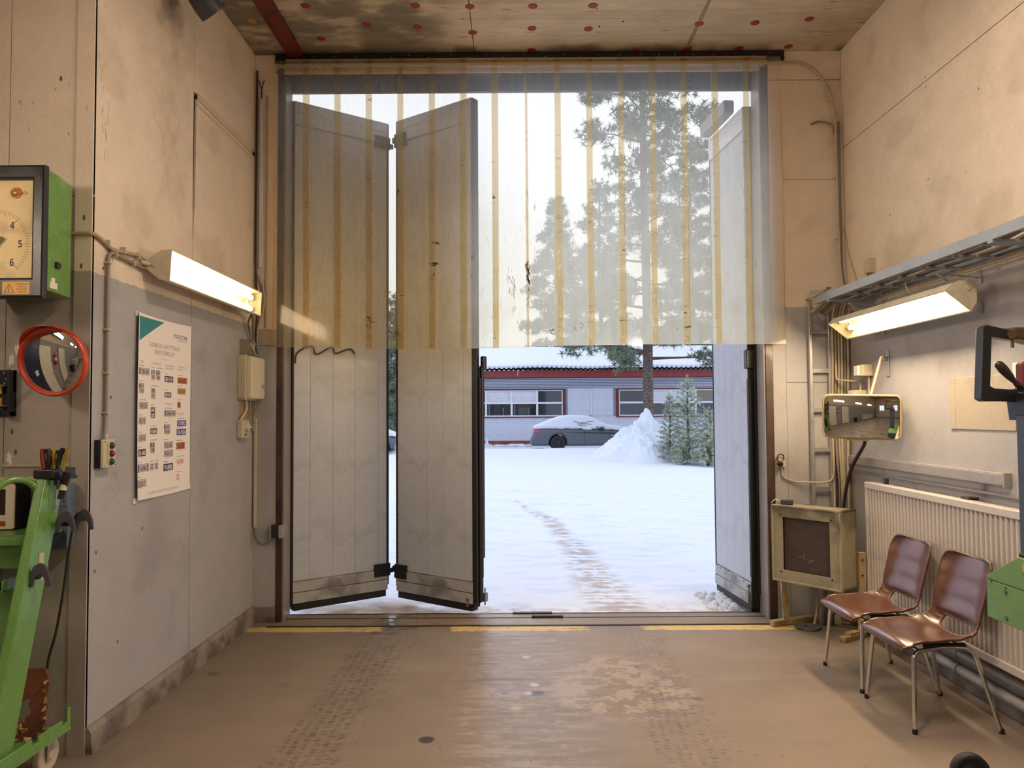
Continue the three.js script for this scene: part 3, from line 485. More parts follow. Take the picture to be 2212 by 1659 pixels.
// ================= things on and by the left wall =================
{ // licence plate poster
  const W = 1024, Hp = 1480;
  const c = canvas(W, Hp, (x) => {
    x.fillStyle = '#ece3da'; x.fillRect(0, 0, W, Hp);
    x.fillStyle = '#2f8287'; x.beginPath(); x.moveTo(.012 * W, .018 * Hp); x.lineTo(.475 * W, .018 * Hp); x.lineTo(.012 * W, .152 * Hp); x.fill();
    const fit = (t, cx, cy, w, h, col, f = 'bold', al = 'center') => { x.save(); x.font = `${f} 100px sans-serif`; x.fillStyle = col; x.textBaseline = 'middle'; x.textAlign = 'left'; const m = x.measureText(t).width; x.translate(al === 'center' ? (cx * W - w * W / 2) : cx * W, cy * Hp); x.scale(w * W / m, h * Hp / 72); x.fillText(t, 0, 4); x.restore(); };
    fit('TRAFICOM', .787, .081, .264, .022, '#23306b'); x.fillStyle = '#ece3da'; x.fillRect(.69 * W, .0795 * Hp, .17 * W, .0035 * Hp); x.fillStyle = '#8f8d95'; x.fillRect(.74 * W, .102 * Hp, .175 * W, .004 * Hp);
    fit('SUOMESSA KÄYTETTÄVÄT', .489, .157, .576, .025, '#6d6668', ''); fit('REKISTERIKILVET', .489, .194, .385, .025, '#6d6668', ''); x.fillStyle = '#8f8a88'; x.fillRect(.4 * W, .229 * Hp, .19 * W, 2);
    fit('1. Autot', .019, .259, .075, .013, '#8a8484', '', 'l'); fit('2. Moottoripyörät', .247, .26, .17, .013, '#8a8484', '', 'l'); fit('3. Moottorikelkat ja', .497, .262, .17, .012, '#8a8484', '', 'l'); fit('maastoajoneuvot', .497, .277, .16, .012, '#8a8484', '', 'l'); fit('5. Moottorityö-', .734, .262, .17, .012, '#8a8484', '', 'l'); fit('koneet', .734, .277, .1, .012, '#8a8484', '', 'l'); fit('4. Perävaunut', .497, .483, .14, .013, '#8a8484', '', 'l'); fit('6. Muut kilvet', .737, .54, .13, .013, '#8a8484', '', 'l');
    fit('Lisätietoja rekisterikilvistä traficom.fi', .485, .974, .57, .017, '#9a9294', '');
    const plates = [['TRA-100', .016, .295, .193, .035, 'e'], ['KOV|713', .019, .379, .09, .051, 'e'], ['NBB-520', .019, .48, .166, .033, ''], ['RRJ-110', .016, .561, .133, .034, ''], ['JCK-33', .016, .653, .138, .035, ''], ['IX-340', .016, .732, .135, .036, 'k'], ['A-5544', .011, .812, .197, .04, 'er'], ['QUU-1', .009, .893, .159, .041, ''], ['J10|TRF', .245, .298, .069, .052, 'e'], ['JKM|560', .337, .298, .071, .052, 'e'], ['BX|971', .245, .4, .074, .056, ''], ['AK|202', .239, .506, .077, .057, 'k'], ['98-BBM', .235, .623, .122, .03, 'k'], ['AK|79', .235, .7, .077, .056, 'er'], ['118|TRA', .235, .816, .063, .034, ''], ['560|TRA', .32, .815, .059, .033, ''],
      ['MA-126', .493, .324, .16, .033, 'k'], ['MR-100', .493, .418, .124, .028, 'k'], ['WAW-100', .497, .522, .211, .033, 'e'], ['DNZ|106', .488, .604, .113, .052, 'e'], ['POI-562', .488, .703, .167, .036, ''], ['PAU-33', .488, .751, .17, .037, ''], ['PV-8995', .481, .829, .177, .039, 'k'], ['100-EA1', .737, .325, .182, .034, 'o'], ['561-ZM', .737, .389, .157, .034, 'y'], ['H', .738, .471, .061, .034, 'o'], ['C-11012', .734, .581, .178, .033, 'b'], ['CD-1124', .727, .633, .182, .035, 'b'], ['TU-609', .723, .713, .163, .039, 'o'], ['EG-1074', .727, .808, .145, .034, 'w'], ['WF|0325', .727, .899, .06, .035, 'w']];
    for (const [t, u, v, w, h, s] of plates) {
      const [X, Y, A, B] = [u * W, v * Hp, w * W, h * Hp], bg = s === 'k' ? '#1a181c' : s === 'o' ? '#b5692c' : s === 'y' ? '#cf9a45' : s === 'b' ? '#2b3f86' : s === 'w' ? '#e6d8d2' : '#c2bdb8', fg = /[kb]/.test(s) ? '#f0ece8' : s === 'w' ? '#b0324a' : '#26222a';
      x.fillStyle = s === 'w' ? '#d9b8b4' : '#3a3438'; x.fillRect(X - 1, Y - 1, A + 2, B + 2); x.fillStyle = bg; x.fillRect(X + 1, Y + 1, A - 2, B - 2);
      if (s[0] === 'e') { x.fillStyle = '#27305f'; x.fillRect(X + 1, Y + 1, Math.min(A * .16, 20), t.includes('|') ? B * .5 : B - 2); }
      if (s.includes('r')) { x.fillStyle = '#c2303c'; x.fillRect(X + A * (t.includes('|') ? .72 : .86), Y + 1, A * (t.includes('|') ? .27 : .13), B - 2); }
      const e = s[0] === 'e' && !t.includes('|') ? .12 : 0, r = s.includes('r') && !t.includes('|') ? .14 : 0, rows = t.split('|');
      rows.forEach((q, i) => fit(q, u + w * (.5 + (e - r) / 2), v + h * (i + .5) / rows.length, w * (.84 - e - r), h / rows.length * .7, fg));
      if (!t.includes('|') || h < .04) ;
      x.fillStyle = 'rgba(110,102,104,.75)'; const nb = rndBars(u * 97 + v * 31); x.fillRect(X, Y - 22, nb * 95, 5); x.fillStyle = 'rgba(140,132,132,.6)'; x.fillRect(X + A * .3, Y + B + 8, 44, 4);
    }
  });
  function rndBars(s) { return .6 + .9 * (Math.sin(s * 12.9) * .5 + .5); }
  const f = (u, v) => [-2.064 + .016 * (1 - u) ** 4 + .005 * Math.sin(v * 5 + 1) * u * (1 - u) + .004 * u ** 6, 1.163 + 1.03 * v - .006 * Math.sin(u * 3), -4.186 - .708 * u + .008 * Math.sin(v * 3.2) * (u < .02 || u > .98 ? 1 : .5) - .008 * (1 - v) ** 3 * (1 - u)];
  const t = thing('poster', 'white poster of Finnish registration plates with a teal corner on the grey left wall', 'poster', [-2.066, 1.163, -4.54]);
  const g = sheet(f, 16, 22, .0008); part('print', planar(g, (x, y, z) => [(z + 4.184) / -.712, (y - 1.163) / 1.03]), mat(0xffffff, .55, { map: ctex(c) }), t);
  part('tape', [span(-2.069, -2.062, 1.145, 1.175, -4.215, -4.175, .001), span(-2.069, -2.062, 1.16, 1.19, -4.905, -4.875, .001), span(-2.069, -2.063, 2.17, 2.20, -4.205, -4.18, .001)], mat(0xd8d4cc, .3), t);
}
{ // push-button station
  const t = thing('button_box', 'black and cream wall box with green, red and green push buttons', 'switch', [-2.07, 1.365, -3.84]), x = -2.07;
  part('base', span(x, x + .032, 1.366, 1.506, -3.905, -3.79, .004), M.blackPlastic, t);
  const cv = part('cover', [span(x + .032, x + .05, 1.364, 1.508, -3.907, -3.788, .006), span(x + .05, x + .053, 1.385, 1.49, -3.885, -3.82, .001)], M.creamPlastic, t);
  for (const [y, z] of [[1.376, -3.798], [1.376, -3.897], [1.496, -3.798], [1.496, -3.897]]) part('screw', cyl(.003, .002, [x + .0505, y, z], [0, 0, Math.PI / 2]), M.dark, cv);
  for (const [y, c, l] of [[1.476, 0x2d4a36, 'upper green button'], [1.436, 0x7c2018, 'red button'], [1.396, 0x2d4a36, 'lower green button']]) part('button', [cyl(.017, .008, [x + .056, y, -3.853], [0, 0, Math.PI / 2]), ball(.0145, [x + .06, y, -3.853], [.8, 1, 1])], mat(c, .35), t, l);
  part('gland', cyl(.012, .03, [x + .025, 1.52, -3.85]), M.alu, t);
}
{ // surface conduits
  const clip = (p, r) => new THREE.TorusGeometry(r, .003, 6, 12).applyMatrix4(new THREE.Matrix4().compose(V(...p), new THREE.Quaternion().setFromEuler(new THREE.Euler(0, 0, 0)), V(1, 1, 1)));
  const a = thing('conduit', 'painted pipe conduit running from the dial box round the corner to the left lamp', 'pipe', [-2.07, 2.45, -3.9]);
  part('pipe', [bent([[-2.2, 2.52, -3.735], [-2.056, 2.52, -3.735], [-2.054, 2.5, -3.83], [-2.054, 2.475, -3.9], [-2.054, 2.505, -4.2]], .0105, .03), bent([[-2.054, 2.505, -4.19], [-2.035, 2.48, -4.25]], .007, .01)], P(0xb49e84, .55), a);
  for (const z of [-3.86, -4.02, -4.17]) part('clip', [span(-2.07, -2.04, 2.478 + (z + 3.9) * -.1 * 0, 2.515, z - .006, z + .006, .002)], M.creamPlastic, a);
  const b = thing('conduit', 'grey pipe conduit dropping from the left lamp to the push button box', 'pipe', [-2.07, 1.51, -3.86]);
  part('pipe', bent([[-2.05, 2.44, -4.28], [-2.054, 2.462, -3.87], [-2.054, 2.0, -3.868], [-2.054, 1.6, -3.866], [-2.048, 1.52, -3.85]], .010, .05), P(0x9d8c7c, .55), b);
  for (const [y, z] of [[2.455, -3.93], [2.45, -4.12], [2.4, -3.868], [2.06, -3.868], [1.84, -3.868], [1.64, -3.868]]) part('clip', span(-2.07, -2.038, y - (y > 2.43 ? .016 : .005), y + (y > 2.43 ? .016 : .005), z - (y > 2.43 ? .005 : .016), z + (y > 2.43 ? .005 : .016), .002), M.creamPlastic, b);
}
{ // corner: cabinet, open box, socket, cables
  const t = thing('fuse_box', 'cream plastic cabinet with chamfered front in the left corner by the door', 'cabinet', [-2.07, 1.735, -5.9]);
  part('case', T(prism([[-6.06, 1.76], [-6.04, 1.738], [-5.76, 1.738], [-5.742, 1.755], [-5.742, 2.068], [-5.76, 2.082], [-6.04, 2.082], [-6.06, 2.06]], .06, .004), [-2.04, 0, 0], [0, -Math.PI / 2, 0]), M.creamPlastic, t);
  part('cover', [T(prism([[-6.07, 1.775], [-6.04, 1.748], [-5.78, 1.748], [-5.77, 1.77], [-5.77, 2.055], [-5.78, 2.072], [-6.04, 2.072], [-6.07, 2.05]], .05, .012), [-1.992, 0, 0], [0, -Math.PI / 2, 0])], mat(0xd2c8ac, .45), t);
  part('rating_sticker', span(-1.968, -1.9655, 1.832, 1.863, -6.05, -5.99), mat(0x9aa0a0, .5), t);
  const o = thing('junction_box', 'open wiring box with looping wires on top of the cream corner cabinet', 'box', [-2.07, 2.085, -5.92]);
  part('tray', [span(-2.069, -2.062, 2.085, 2.2, -6.05, -5.79), span(-2.069, -2.0, 2.085, 2.09, -6.05, -5.79), span(-2.069, -2.0, 2.195, 2.2, -5.9, -5.79), span(-2.069, -2.0, 2.085, 2.2, -5.80, -5.792)], P(0x9c8f78, .5), o);
  for (let i = 0; i < 5; i++) part('wire', tube([[-2.05 + .01 * i, 2.09, -5.84 - .035 * i], [-2.02, 2.15 + .01 * (i % 2), -5.83 - .03 * i], [-2.03, 2.19, -5.87 - .035 * i], [-2.0 - .01 * i, 2.12, -5.9 - .03 * i]], .0065, 20), i % 2 ? M.greyCable : M.cable, o);
  const s = thing('wall_socket', 'cream switched socket box with round plug on the left wall below the corner cabinet', 'socket', [-2.07, 1.45, -5.84]);
  part('body', [span(-2.069, -2.03, 1.45, 1.59, -5.9, -5.74, .006)], M.creamPlastic, s);
  part('dial', [cyl(.032, .022, [-2.02, 1.535, -5.83], [0, 0, Math.PI / 2]), span(-2.012, -1.998, 1.525, 1.545, -5.86, -5.8, .003)], M.whitePlastic, s);
  part('marking', span(-2.03, -2.0285, 1.47, 1.485, -5.84, -5.8), mat(0x2c5a4c, .5), s);
  part('back_plate', span(-2.069, -2.066, 1.56, 1.72, -6.02, -5.8), M.wood, s);
  const k = thing('cable_bundle', 'bundle of beige cables running up the left corner beside the doorway', 'cable', [-2.05, 1.6, -6.05]);
  const C = (pts, r = .007, m = M.cable) => part('cable', tube(pts, r, 40), m, k);
  C([[-1.99, 2.38, -5.80], [-2.03, 2.33, -5.86], [-2.045, 2.24, -5.95], [-2.045, 2.1, -5.97]], .008, M.greyCable); C([[-1.98, 2.39, -5.79], [-2.01, 2.35, -5.9], [-2.035, 2.22, -6.0], [-2.03, 2.08, -6.0]], .007, M.greyCable);
  C([[-2.05, 4.4, -6.085], [-2.052, 3.4, -6.085], [-2.05, 2.8, -6.08], [-2.03, 2.5, -6.06], [-2.035, 2.3, -6.05], [-2.03, 2.1, -6.04]], .008, M.darkCable); C([[-2.035, 2.75, -6.085], [-1.985, 2.62, -6.07], [-1.975, 2.5, -6.06], [-2.02, 2.33, -6.06], [-2.03, 2.15, -6.05]]); C([[-2.03, 2.75, -6.085], [-2.0, 2.6, -6.08], [-2.0, 2.48, -6.07], [-2.03, 2.3, -6.065], [-2.015, 2.1, -6.06]], .006, M.greyCable);
  for (let i = 0; i < 5; i++) C([[-2.0 - .008 * i, 1.74, -5.98], [-2.01 - .008 * i, 1.68, -6.0], [-2.045 - .002 * i, 1.6 - .02 * i, -6.02 - .006 * i], [-2.05, 1.5, -6.06]], .005, i % 2 ? M.cable : M.greyCable);
  C([[-2.05, 1.74, -5.88], [-2.045, 1.68, -5.88], [-2.045, 1.64, -5.84], [-2.05, 1.6, -5.78], [-2.05, 1.58, -5.77]], .007, M.whitePlastic);
  const d = thing('conduit', 'slim white conduit standing in the left corner below the cabinet', 'pipe', [-2.045, .72, -6.085]);
  part('pipe', span(-2.058, -2.036, .74, 1.6, -6.1, -6.078, .004), M.creamPlastic, d);
  const e = thing('conduit', 'white trunking strip high in the left corner with wire ends on top', 'pipe', [-2.01, 2.75, -6.09]);
  part('trunking', span(-2.028, -2.0, 2.8, 4.17, -6.1, -6.08, .004), M.whitePlastic, e);
  for (const sx of [-1, 1]) part('wire', tube([[-2.014, 4.16, -6.085], [-2.014, 4.24, -6.085], [-2.014 + sx * .022, 4.32, -6.08]], .004, 16), M.darkCable, e);
}
{ // door contact on the left jamb
  const t = thing('contact_box', 'small dark metal contact box with cable on the left door jamb', 'box', [-1.86, .66, -6.08]);
  part('case', [span(-1.905, -1.83, .665, .765, -6.095, -6.03, .004)], M.darkSteel, t); part('lid', span(-1.84, -1.815, .665, .765, -6.095, -6.02, .003), M.alu, t); part('back_plate', span(-1.908, -1.9, .66, .77, -6.095, -6.02), M.alu, t);
  part('cable', tube([[-1.9, .66, -6.07], [-1.95, .615, -6.085], [-2.01, .62, -6.09], [-2.045, .68, -6.09], [-2.047, .75, -6.09]], .004, 30), M.greyCable, t);
}
{ // big dial display
  const cx = -2.332, cy = 2.40, zf = -3.42, t = thing('dial_display', 'large dial indicator with black frame and green sides at the left edge', 'gauge', [cx, 2.16, -3.6]);
  part('housing', T(prism([[-2.50, 3.72], [-2.157, 3.72], [-2.142, 3.69], [-2.112, 3.54], [-2.102, 3.44], [-2.548, 3.44]].map(([a, b]) => [a, b]), .55, .004), [0, 2.468, 0], [-Math.PI / 2, 0, 0]), M.green, t);
  part('frame', prism([[-.235, -.3], [.235, -.3], [.235, .3], [-.235, .3]], .042, .01, [[[-.18, -.21], [-.18, .235], [.18, .235], [.18, -.21]]]).translate(cx, 2.453, -3.421), M.blackPlastic, t);
  const c = canvas(768, 948, (x, w, h) => {
    pixels(x, w, h, (u, v) => { const n = 1 + .05 * (fbm(u * 5, v * 5, 4) - .5) - .12 * smooth(.55, .8, fbm(u * 3 + 9, v * 4, 4)); return [250 * n, 224 * n, 166 * n]; });
    const S = w / .36, X = w / 2, Y = (2.688 - 2.4) * S;
    x.strokeStyle = '#3a322c'; x.fillStyle = '#2c262a';
    for (let i = 0; i <= 60; i++) { const a = (235 - i * 4.7) * Math.PI / 180, l = i % 10 === 0 ? .03 : i % 5 === 0 ? .024 : .018; x.lineWidth = i % 10 ? 3 : 4.5; x.beginPath(); x.moveTo(X + Math.cos(a) * .16 * S, Y - Math.sin(a) * .16 * S); x.lineTo(X + Math.cos(a) * (.16 - l) * S, Y - Math.sin(a) * (.16 - l) * S); x.stroke(); }
    x.font = 'bold 96px sans-serif'; x.textAlign = 'center'; x.textBaseline = 'middle';
    for (let i = 0; i <= 6; i++) { const a = (235 - i * 47) * Math.PI / 180; x.save(); x.translate(X + Math.cos(a) * .115 * S, Y - Math.sin(a) * .115 * S); x.scale(.8, 1); x.fillText(String(i), 0, 0); x.restore(); }
    x.lineWidth = 4; const sx = X + .133 * S, sy = Y - .23 * S; for (const k of [0, 1]) { x.beginPath(); x.arc(sx, sy, 14, k * 3.1, k * 3.1 + 2.9); x.stroke(); x.beginPath(); x.arc(sx + (k ? -9 : 9), sy + (k ? 4 : -4), 12, k * 3.1 - .7, k * 3.1 + 1.7); x.stroke(); }
  });
  const fg = span(cx - .18, cx + .18, 2.243, 2.688, -3.44, -3.425);
  part('face', planar(fg, (x, y) => [(x - cx + .18) / .36, (y - 2.243) / .445]), mat(0xffffff, .6, { map: ctex(c) }), t);
  part('needle', [prism([[-.03, -.01], [.03, -.013], [.052, -.005], [.05, .006], [.03, .013], [-.03, .01]], .004).rotateZ(.54).translate(cx, cy, -3.415), cyl(.022, .012, [cx, cy, -3.416], [Math.PI / 2, 0, 0])], mat(0x55504c, .5), t);
  part('signal_lamp', [ball(.022, [cx + .095, cy + .232, -3.424], [1, 1, .6]), new THREE.TorusGeometry(.022, .004, 8, 20).translate(cx + .095, cy + .232, -3.423)], mat(0xc07a2c, .2, { clearcoat: 1 }), t, 'amber signal lamp');
  const lab = canvas(512, 256, (x) => { x.fillStyle = '#e0a53a'; x.fillRect(0, 0, 512, 256); x.strokeStyle = x.fillStyle = '#3d2a18'; x.lineWidth = 12; x.lineJoin = 'round'; x.beginPath(); x.moveTo(130, 50); x.lineTo(36, 220); x.lineTo(224, 220); x.closePath(); x.stroke(); x.beginPath(); x.moveTo(136, 90); x.lineTo(112, 150); x.lineTo(132, 150); x.lineTo(120, 200); x.lineTo(112, 186); x.moveTo(120, 200); x.lineTo(134, 190); x.lineWidth = 9; x.stroke(); x.font = 'bold 44px sans-serif'; x.textAlign = 'center'; ['Vor Öffnen des', 'Gehäuses', 'Netzstecker', 'ausziehen!'].forEach((s, i) => { x.save(); x.translate(370, 62 + i * 52); x.scale(.78, 1); x.fillText(s, 0, 0); x.restore(); }); });
  part('warning_label', planar(span(cx + .055, cx + .178, 2.168, 2.224, -3.401, -3.399), (x, y) => [(x - cx - .055) / .123, (y - 2.168) / .056]), mat(0xffffff, .45, { map: ctex(lab) }), t);
  part('switch_knob', [cyl(.016, .012, [-2.106, 2.32, -3.53], [0, 0, Math.PI / 2]), span(-2.115, -2.095, 2.305, 2.335, -3.522, -3.507, .003)], M.blackPlastic, t);
  part('type_plate', [span(-2.11, -2.0995, 2.205, 2.235, -3.515, -3.46), span(-2.11, -2.099, 2.23, 2.255, -3.495, -3.47)], mat(0xd9d0c4, .5), t);
}
{ // round convex mirror
  const t = thing('convex_mirror', 'round convex mirror with orange hooded rim beside the left wall corner', 'mirror', [-2.145, 1.72, -3.7]);
  const fix = (g) => T(g, [-2.145, 1.88, -3.565], [.13, -.04, 0]), ax = (g) => g.rotateX(Math.PI / 2);
  const R = .5, r = .148, cap = []; for (let i = 0; i <= 14; i++) { const a = Math.asin(r / R) * i / 14; cap.push([R * Math.sin(a), R * Math.cos(a) - R * Math.cos(Math.asin(r / R))]); }
  const cg = turned(cap.reverse(), 48);
  part('mirror_face', fix(ax(cg)), M.mirror, t);
  part('rim', fix(ax(turned([[.14, -.02], [.162, -.02], [.166, .0], [.16, .016], [.15, .012], [.147, .0], [.14, -.004]], 48))), M.orange, t);
  part('hood', fix(sheet((u, v) => { const a = (.12 + .66 * u) * Math.PI + .35, q = .163 + .004 * v; return [Math.cos(a) * q, Math.sin(a) * q, -.005 + v * .075 * Math.sin(u * Math.PI)]; }, 36, 4, .003)), M.orange, t);
  part('back', fix(ax(turned([[0, -.05], [.09, -.045], [.145, -.02], [.15, 0], [0, 0]].reverse(), 32))), mat(0x8c2f1a, .5), t);
  part('arm', [rod([-2.16, 1.87, -3.6], [-2.19, 1.9, -3.745], .011), cyl(.03, .008, [-2.19, 1.9, -3.745], [Math.PI / 2, 0, 0])], M.galv, t);
}
{ // black bracket with yellow bushes at the left edge
  const t = thing('roller_bracket', 'black steel bracket with two yellow bushes on the wall below the dial', 'bracket', [-2.5, 1.62, -3.72]);
  part('plate', [span(-2.62, -2.43, 1.74, 1.85, -3.745, -3.72, .003), span(-2.62, -2.43, 1.625, 1.755, -3.745, -3.738, .002), span(-2.442, -2.43, 1.625, 1.85, -3.75, -3.69, .002), span(-2.475, -2.43, 1.625, 1.65, -3.745, -3.70, .003)], M.blackPlastic, t);
  for (const y of [1.768, 1.672]) part('crossbar', span(-2.62, -2.436, y, y + .008, -3.72, -3.66, .002), M.steel, t);
  for (const y of [1.75, 1.698]) part('bush', cyl(.012, .034, [-2.475, y, -3.69]), M.yellow, t);
  for (const [x, y] of [[-2.47, 1.835], [-2.462, 1.805], [-2.467, 1.785], [-2.48, 1.66], [-2.465, 1.648]]) part('bolt', cyl(.006, .006, [x, y, -3.717], [Math.PI / 2, 0, 0], .006, 6), M.steel, t);
}
{ // cup-shaped fitting near the ceiling
  const t = thing('spotlight', 'grey swivel spotlight housing with a dark open mouth under the ceiling at the left wall', 'lamp', [-1.95, 4.05, -4.5]);
  const fx = (g) => T(g, [-1.855, 4.13, -4.56], [.75, 0, .5]);
  part('cup', fx(turned([[.0, .11], [.05, .11], [.075, .07], [.085, -.0], [.088, -.075], [.081, -.075], [.078, .0], [.066, .06], [.0, .085]], 28)), P(0x4a4c50, .5), t);
  part('mouth', fx(cyl(.078, .006, [0, -.03, 0])), M.dark, t);
  part('bracket', [fx(bar([.088, -.05, .0], [.06, .14, 0], .03, .006, [1, 0, 0])), rod([-1.93, 4.24, -4.5], [-2.07, 4.3, -4.28], .022), rod([-1.93, 4.24, -4.5], [-1.86, 4.2, -4.56], .03), cyl(.05, .02, [-2.06, 4.3, -4.28], [0, 0, Math.PI / 2])], P(0x7d7f82, .5), t);
}
// ---------- green trolley ----------
{
  const t = thing('equipment_trolley', 'green steel equipment trolley with slanted post, base tray and white caster at the left edge', 'trolley', [-2.35, 0, -3.4]);
  const yz = (pts, x, w, b = .004) => T(prism(pts.map(([y, z]) => [-z, y]), w, b), [x, 0, 0], [0, Math.PI / 2, 0]);
  for (const x of [-2.122, -2.64]) part('post', yz([[.17, -3.09], [.17, -3.245], [1.335, -3.60], [1.345, -3.45]], x, .044, .006), M.green, t);
  part('handle', tube([[-2.135, 1.29, -3.46], [-2.16, 1.335, -3.42], [-2.2, 1.345, -3.36], [-2.235, 1.30, -3.31], [-2.25, 1.2, -3.29], [-2.265, 1.05, -3.3], [-2.29, .95, -3.36]], .016, 50, 12), M.green, t);
  part('crossbar', span(-2.64, -2.13, 1.05, 1.085, -3.47, -3.43, .004), M.green, t); part('crossbar', span(-2.64, -2.13, .3, .34, -3.26, -3.21, .004), M.green, t);
  part('back_panel', [span(-2.63, -2.14, .93, 1.05, -3.55, -3.535), span(-2.63, -2.14, .55, .86, -3.42, -3.405)], M.greenPale, t);
  part('basket', [span(-2.63, -2.21, .875, .915, -3.33, -3.325), span(-2.63, -2.21, .86, .866, -3.45, -3.325), span(-2.215, -2.21, .87, .915, -3.45, -3.325)], M.green, t);
  part('shelf', [span(-2.63, -2.145, 1.08, 1.095, -3.73, -3.45)], M.greenPale, t);
  part('base_rail', [yz([[.175, -3.08], [.24, -3.08], [.24, -3.34], [.212, -3.345], [.212, -3.385], [.235, -3.39], [.235, -3.56], [.205, -3.57], [.215, -3.6], [.275, -3.6], [.275, -3.625], [.18, -3.625]], -2.075, .012, .002)], M.green, t);
  part('base_tray', [span(-2.66, -2.07, .17, .182, -3.63, -3.08), span(-2.66, -2.07, .17, .235, -3.09, -3.08), span(-2.66, -2.65, .17, .235, -3.63, -3.08)], M.greenPale, t);
  for (const [x, z] of [[-2.15, -3.57], [-2.15, -3.13], [-2.58, -3.57], [-2.58, -3.13]]) {
    const c = part('caster', [turned([[.012, -.016], [.05, -.014], [.058, -.018], [.074, -.018], [.08, -.01], [.08, .01], [.074, .018], [.058, .018], [.05, .014], [.012, .016]], 28).rotateZ(Math.PI / 2).translate(x, .08, z), cyl(.018, .06, [x, .08, z], [0, 0, Math.PI / 2])], mat(0xb9ab98, .5), t);
    part('fork', [span(x + .022, x + .028, .06, .165, z - .022, z + .03, .003), span(x - .028, x - .022, .06, .165, z - .022, z + .03, .003), span(x - .03, x + .03, .155, .172, z - .035, z + .035, .003)], P(0xa39a8c, .5), c);
  }
  const hook = (px, py, pz, w, h, r0) => { const o = [], i = []; for (let k = 0; k <= 16; k++) { const a = Math.PI * k / 16; o.push([Math.cos(a) * w, Math.sin(a) * h]); i.push([Math.cos(a) * w * .55, Math.sin(a) * h * .5]); } const out = [...o, ...i.reverse()]; return [T(prism(out, .016, .003), [px, py, pz], [0, .2, 0]), rod([px, py + h * .55, pz - .01], [px - .07, py + h * .35, pz - .05], .011)]; };
  for (const [x, y, z, w, h] of [[-2.035, 1.098, -3.5, .043, .098], [-2.007, 1.095, -3.6, .041, .096], [-2.062, .885, -3.36, .046, .102]]) part('cable_hook', hook(x, y, z, w, h), P(0x46444c, .5), t);
  part('hook_arm', rod([-2.14, 1.13, -3.56], [-2.05, 1.13, -3.56], .014), M.blackPlastic, t); part('hook_arm', rod([-2.12, .93, -3.38], [-2.07, .93, -3.37], .016), M.blackPlastic, t);
  part('tool_holder', [span(-2.15, -2.06, 1.345, 1.385, -3.62, -3.44, .005), span(-2.145, -2.04, 1.335, 1.35, -3.6, -3.48, .003)], M.blackPlastic, t);
  part('tape_strip', T(prism(roundRect(.036, .12, .006), .0012), [-2.0985, .93, -3.43], [0, Math.PI / 2, 0.0]).translate(0, .03, 0), mat(0xb7b083, .5), t);
  // hand tools standing in the holder
  const tool = (label, x, z, y1, c1, c2, lean) => {
    const o = thing('pliers', label, 'tool', [x, 1.3, z]);
    for (const s of [-1, 1]) part('grip', tube([[x + s * .004, 1.375, z], [x + s * .012, 1.41, z], [x + s * .015 + lean * .5, y1 - .03, z], [x + s * .010 + lean, y1, z]], .0115, 20, 10), s < 0 ? c1 : c2, o);
    part('jaw', rod([x, 1.39, z], [x + .004, 1.29, z], .006, 8, .009), M.darkSteel, o);
  };
  tool('red and black handled pliers leftmost in the black tool holder of the green trolley', -2.14, -3.52, 1.475, mat(0x7d2a1a, .4), M.blackPlastic, -.004);
  tool('black and yellow handled pliers in the middle of the tool holder on the green trolley', -2.105, -3.54, 1.468, M.yellow, M.blackPlastic, .0);
  tool('black pliers with olive grips leaning right in the tool holder on the green trolley', -2.072, -3.52, 1.475, M.blackPlastic, mat(0x8c7a35, .4), .02);
  const sd = thing('screwdriver', 'thin steel screwdriver hanging point down from the tool holder on the green post', 'tool', [-2.085, 1.18, -3.5]);
  part('blade', [rod([-2.083, 1.345, -3.5], [-2.083, 1.22, -3.5], .004), rod([-2.083, 1.22, -3.5], [-2.085, 1.205, -3.5], .006)], M.chrome, sd); part('ferrule', rod([-2.083, 1.35, -3.5], [-2.083, 1.31, -3.5], .007), M.darkSteel, sd);
  const to = thing('torch', 'black pocket torch with a pale band clipped beside the green trolley post', 'torch', [-2.05, 1.25, -3.5]);
  part('body', rod([-2.06, 1.25, -3.5], [-2.035, 1.34, -3.5], .014), M.blackPlastic, to); part('band', rod([-2.049, 1.29, -3.5], [-2.043, 1.315, -3.5], .0147), mat(0xcfc7a4, .4), to); part('head', rod([-2.035, 1.34, -3.5], [-2.029, 1.37, -3.5], .017), M.blackPlastic, to);
  const an = thing('gas_analyser', 'cream fronted instrument with dark window and red rocker switch on the green trolley', 'instrument', [-2.45, 1.095, -3.62]);
  part('case', span(-2.62, -2.33, 1.1, 1.31, -3.72, -3.6, .008), M.blackPlastic, an);
  part('front_frame', prism(roundRect(.29, .21, .01), .012, .003, [roundRect(.21, .12, .004).map(([a, b]) => [a, b + .02]).reverse()]).translate(-2.475, 1.205, -3.595), mat(0xd8ccb0, .45), an);
  part('window', span(-2.59, -2.36, 1.16, 1.29, -3.601, -3.5975), mat(0x2a1712, .25), an);
  part('switch', [span(-2.396, -2.368, 1.117, 1.138, -3.592, -3.583, .003)], mat(0xb52a16, .35), an);
  part('shelf_lid', span(-2.63, -2.22, 1.322, 1.334, -3.72, -3.6, .003), P(0xcbbb98, .6), an);
  const gb = thing('metal_case', 'blue-grey sheet metal case standing behind the green trolley post', 'box', [-2.17, 1.02, -3.69]);
  part('body', [span(-2.26, -2.12, 1.0, 1.3, -3.73, -3.66, .004)], P(0x5d6a7c, .5), gb); part('cover', span(-2.2, -2.122, 1.2, 1.296, -3.66, -3.655, .001), P(0x66738a, .5), gb); part('screw', cyl(.004, .003, [-2.135, 1.22, -3.654], [Math.PI / 2, 0, 0]), M.dark, gb);
  const bd = thing('broken_board', 'torn brown fibreboard scrap standing in the base tray of the green trolley', 'board', [-2.22, .19, -3.5]);
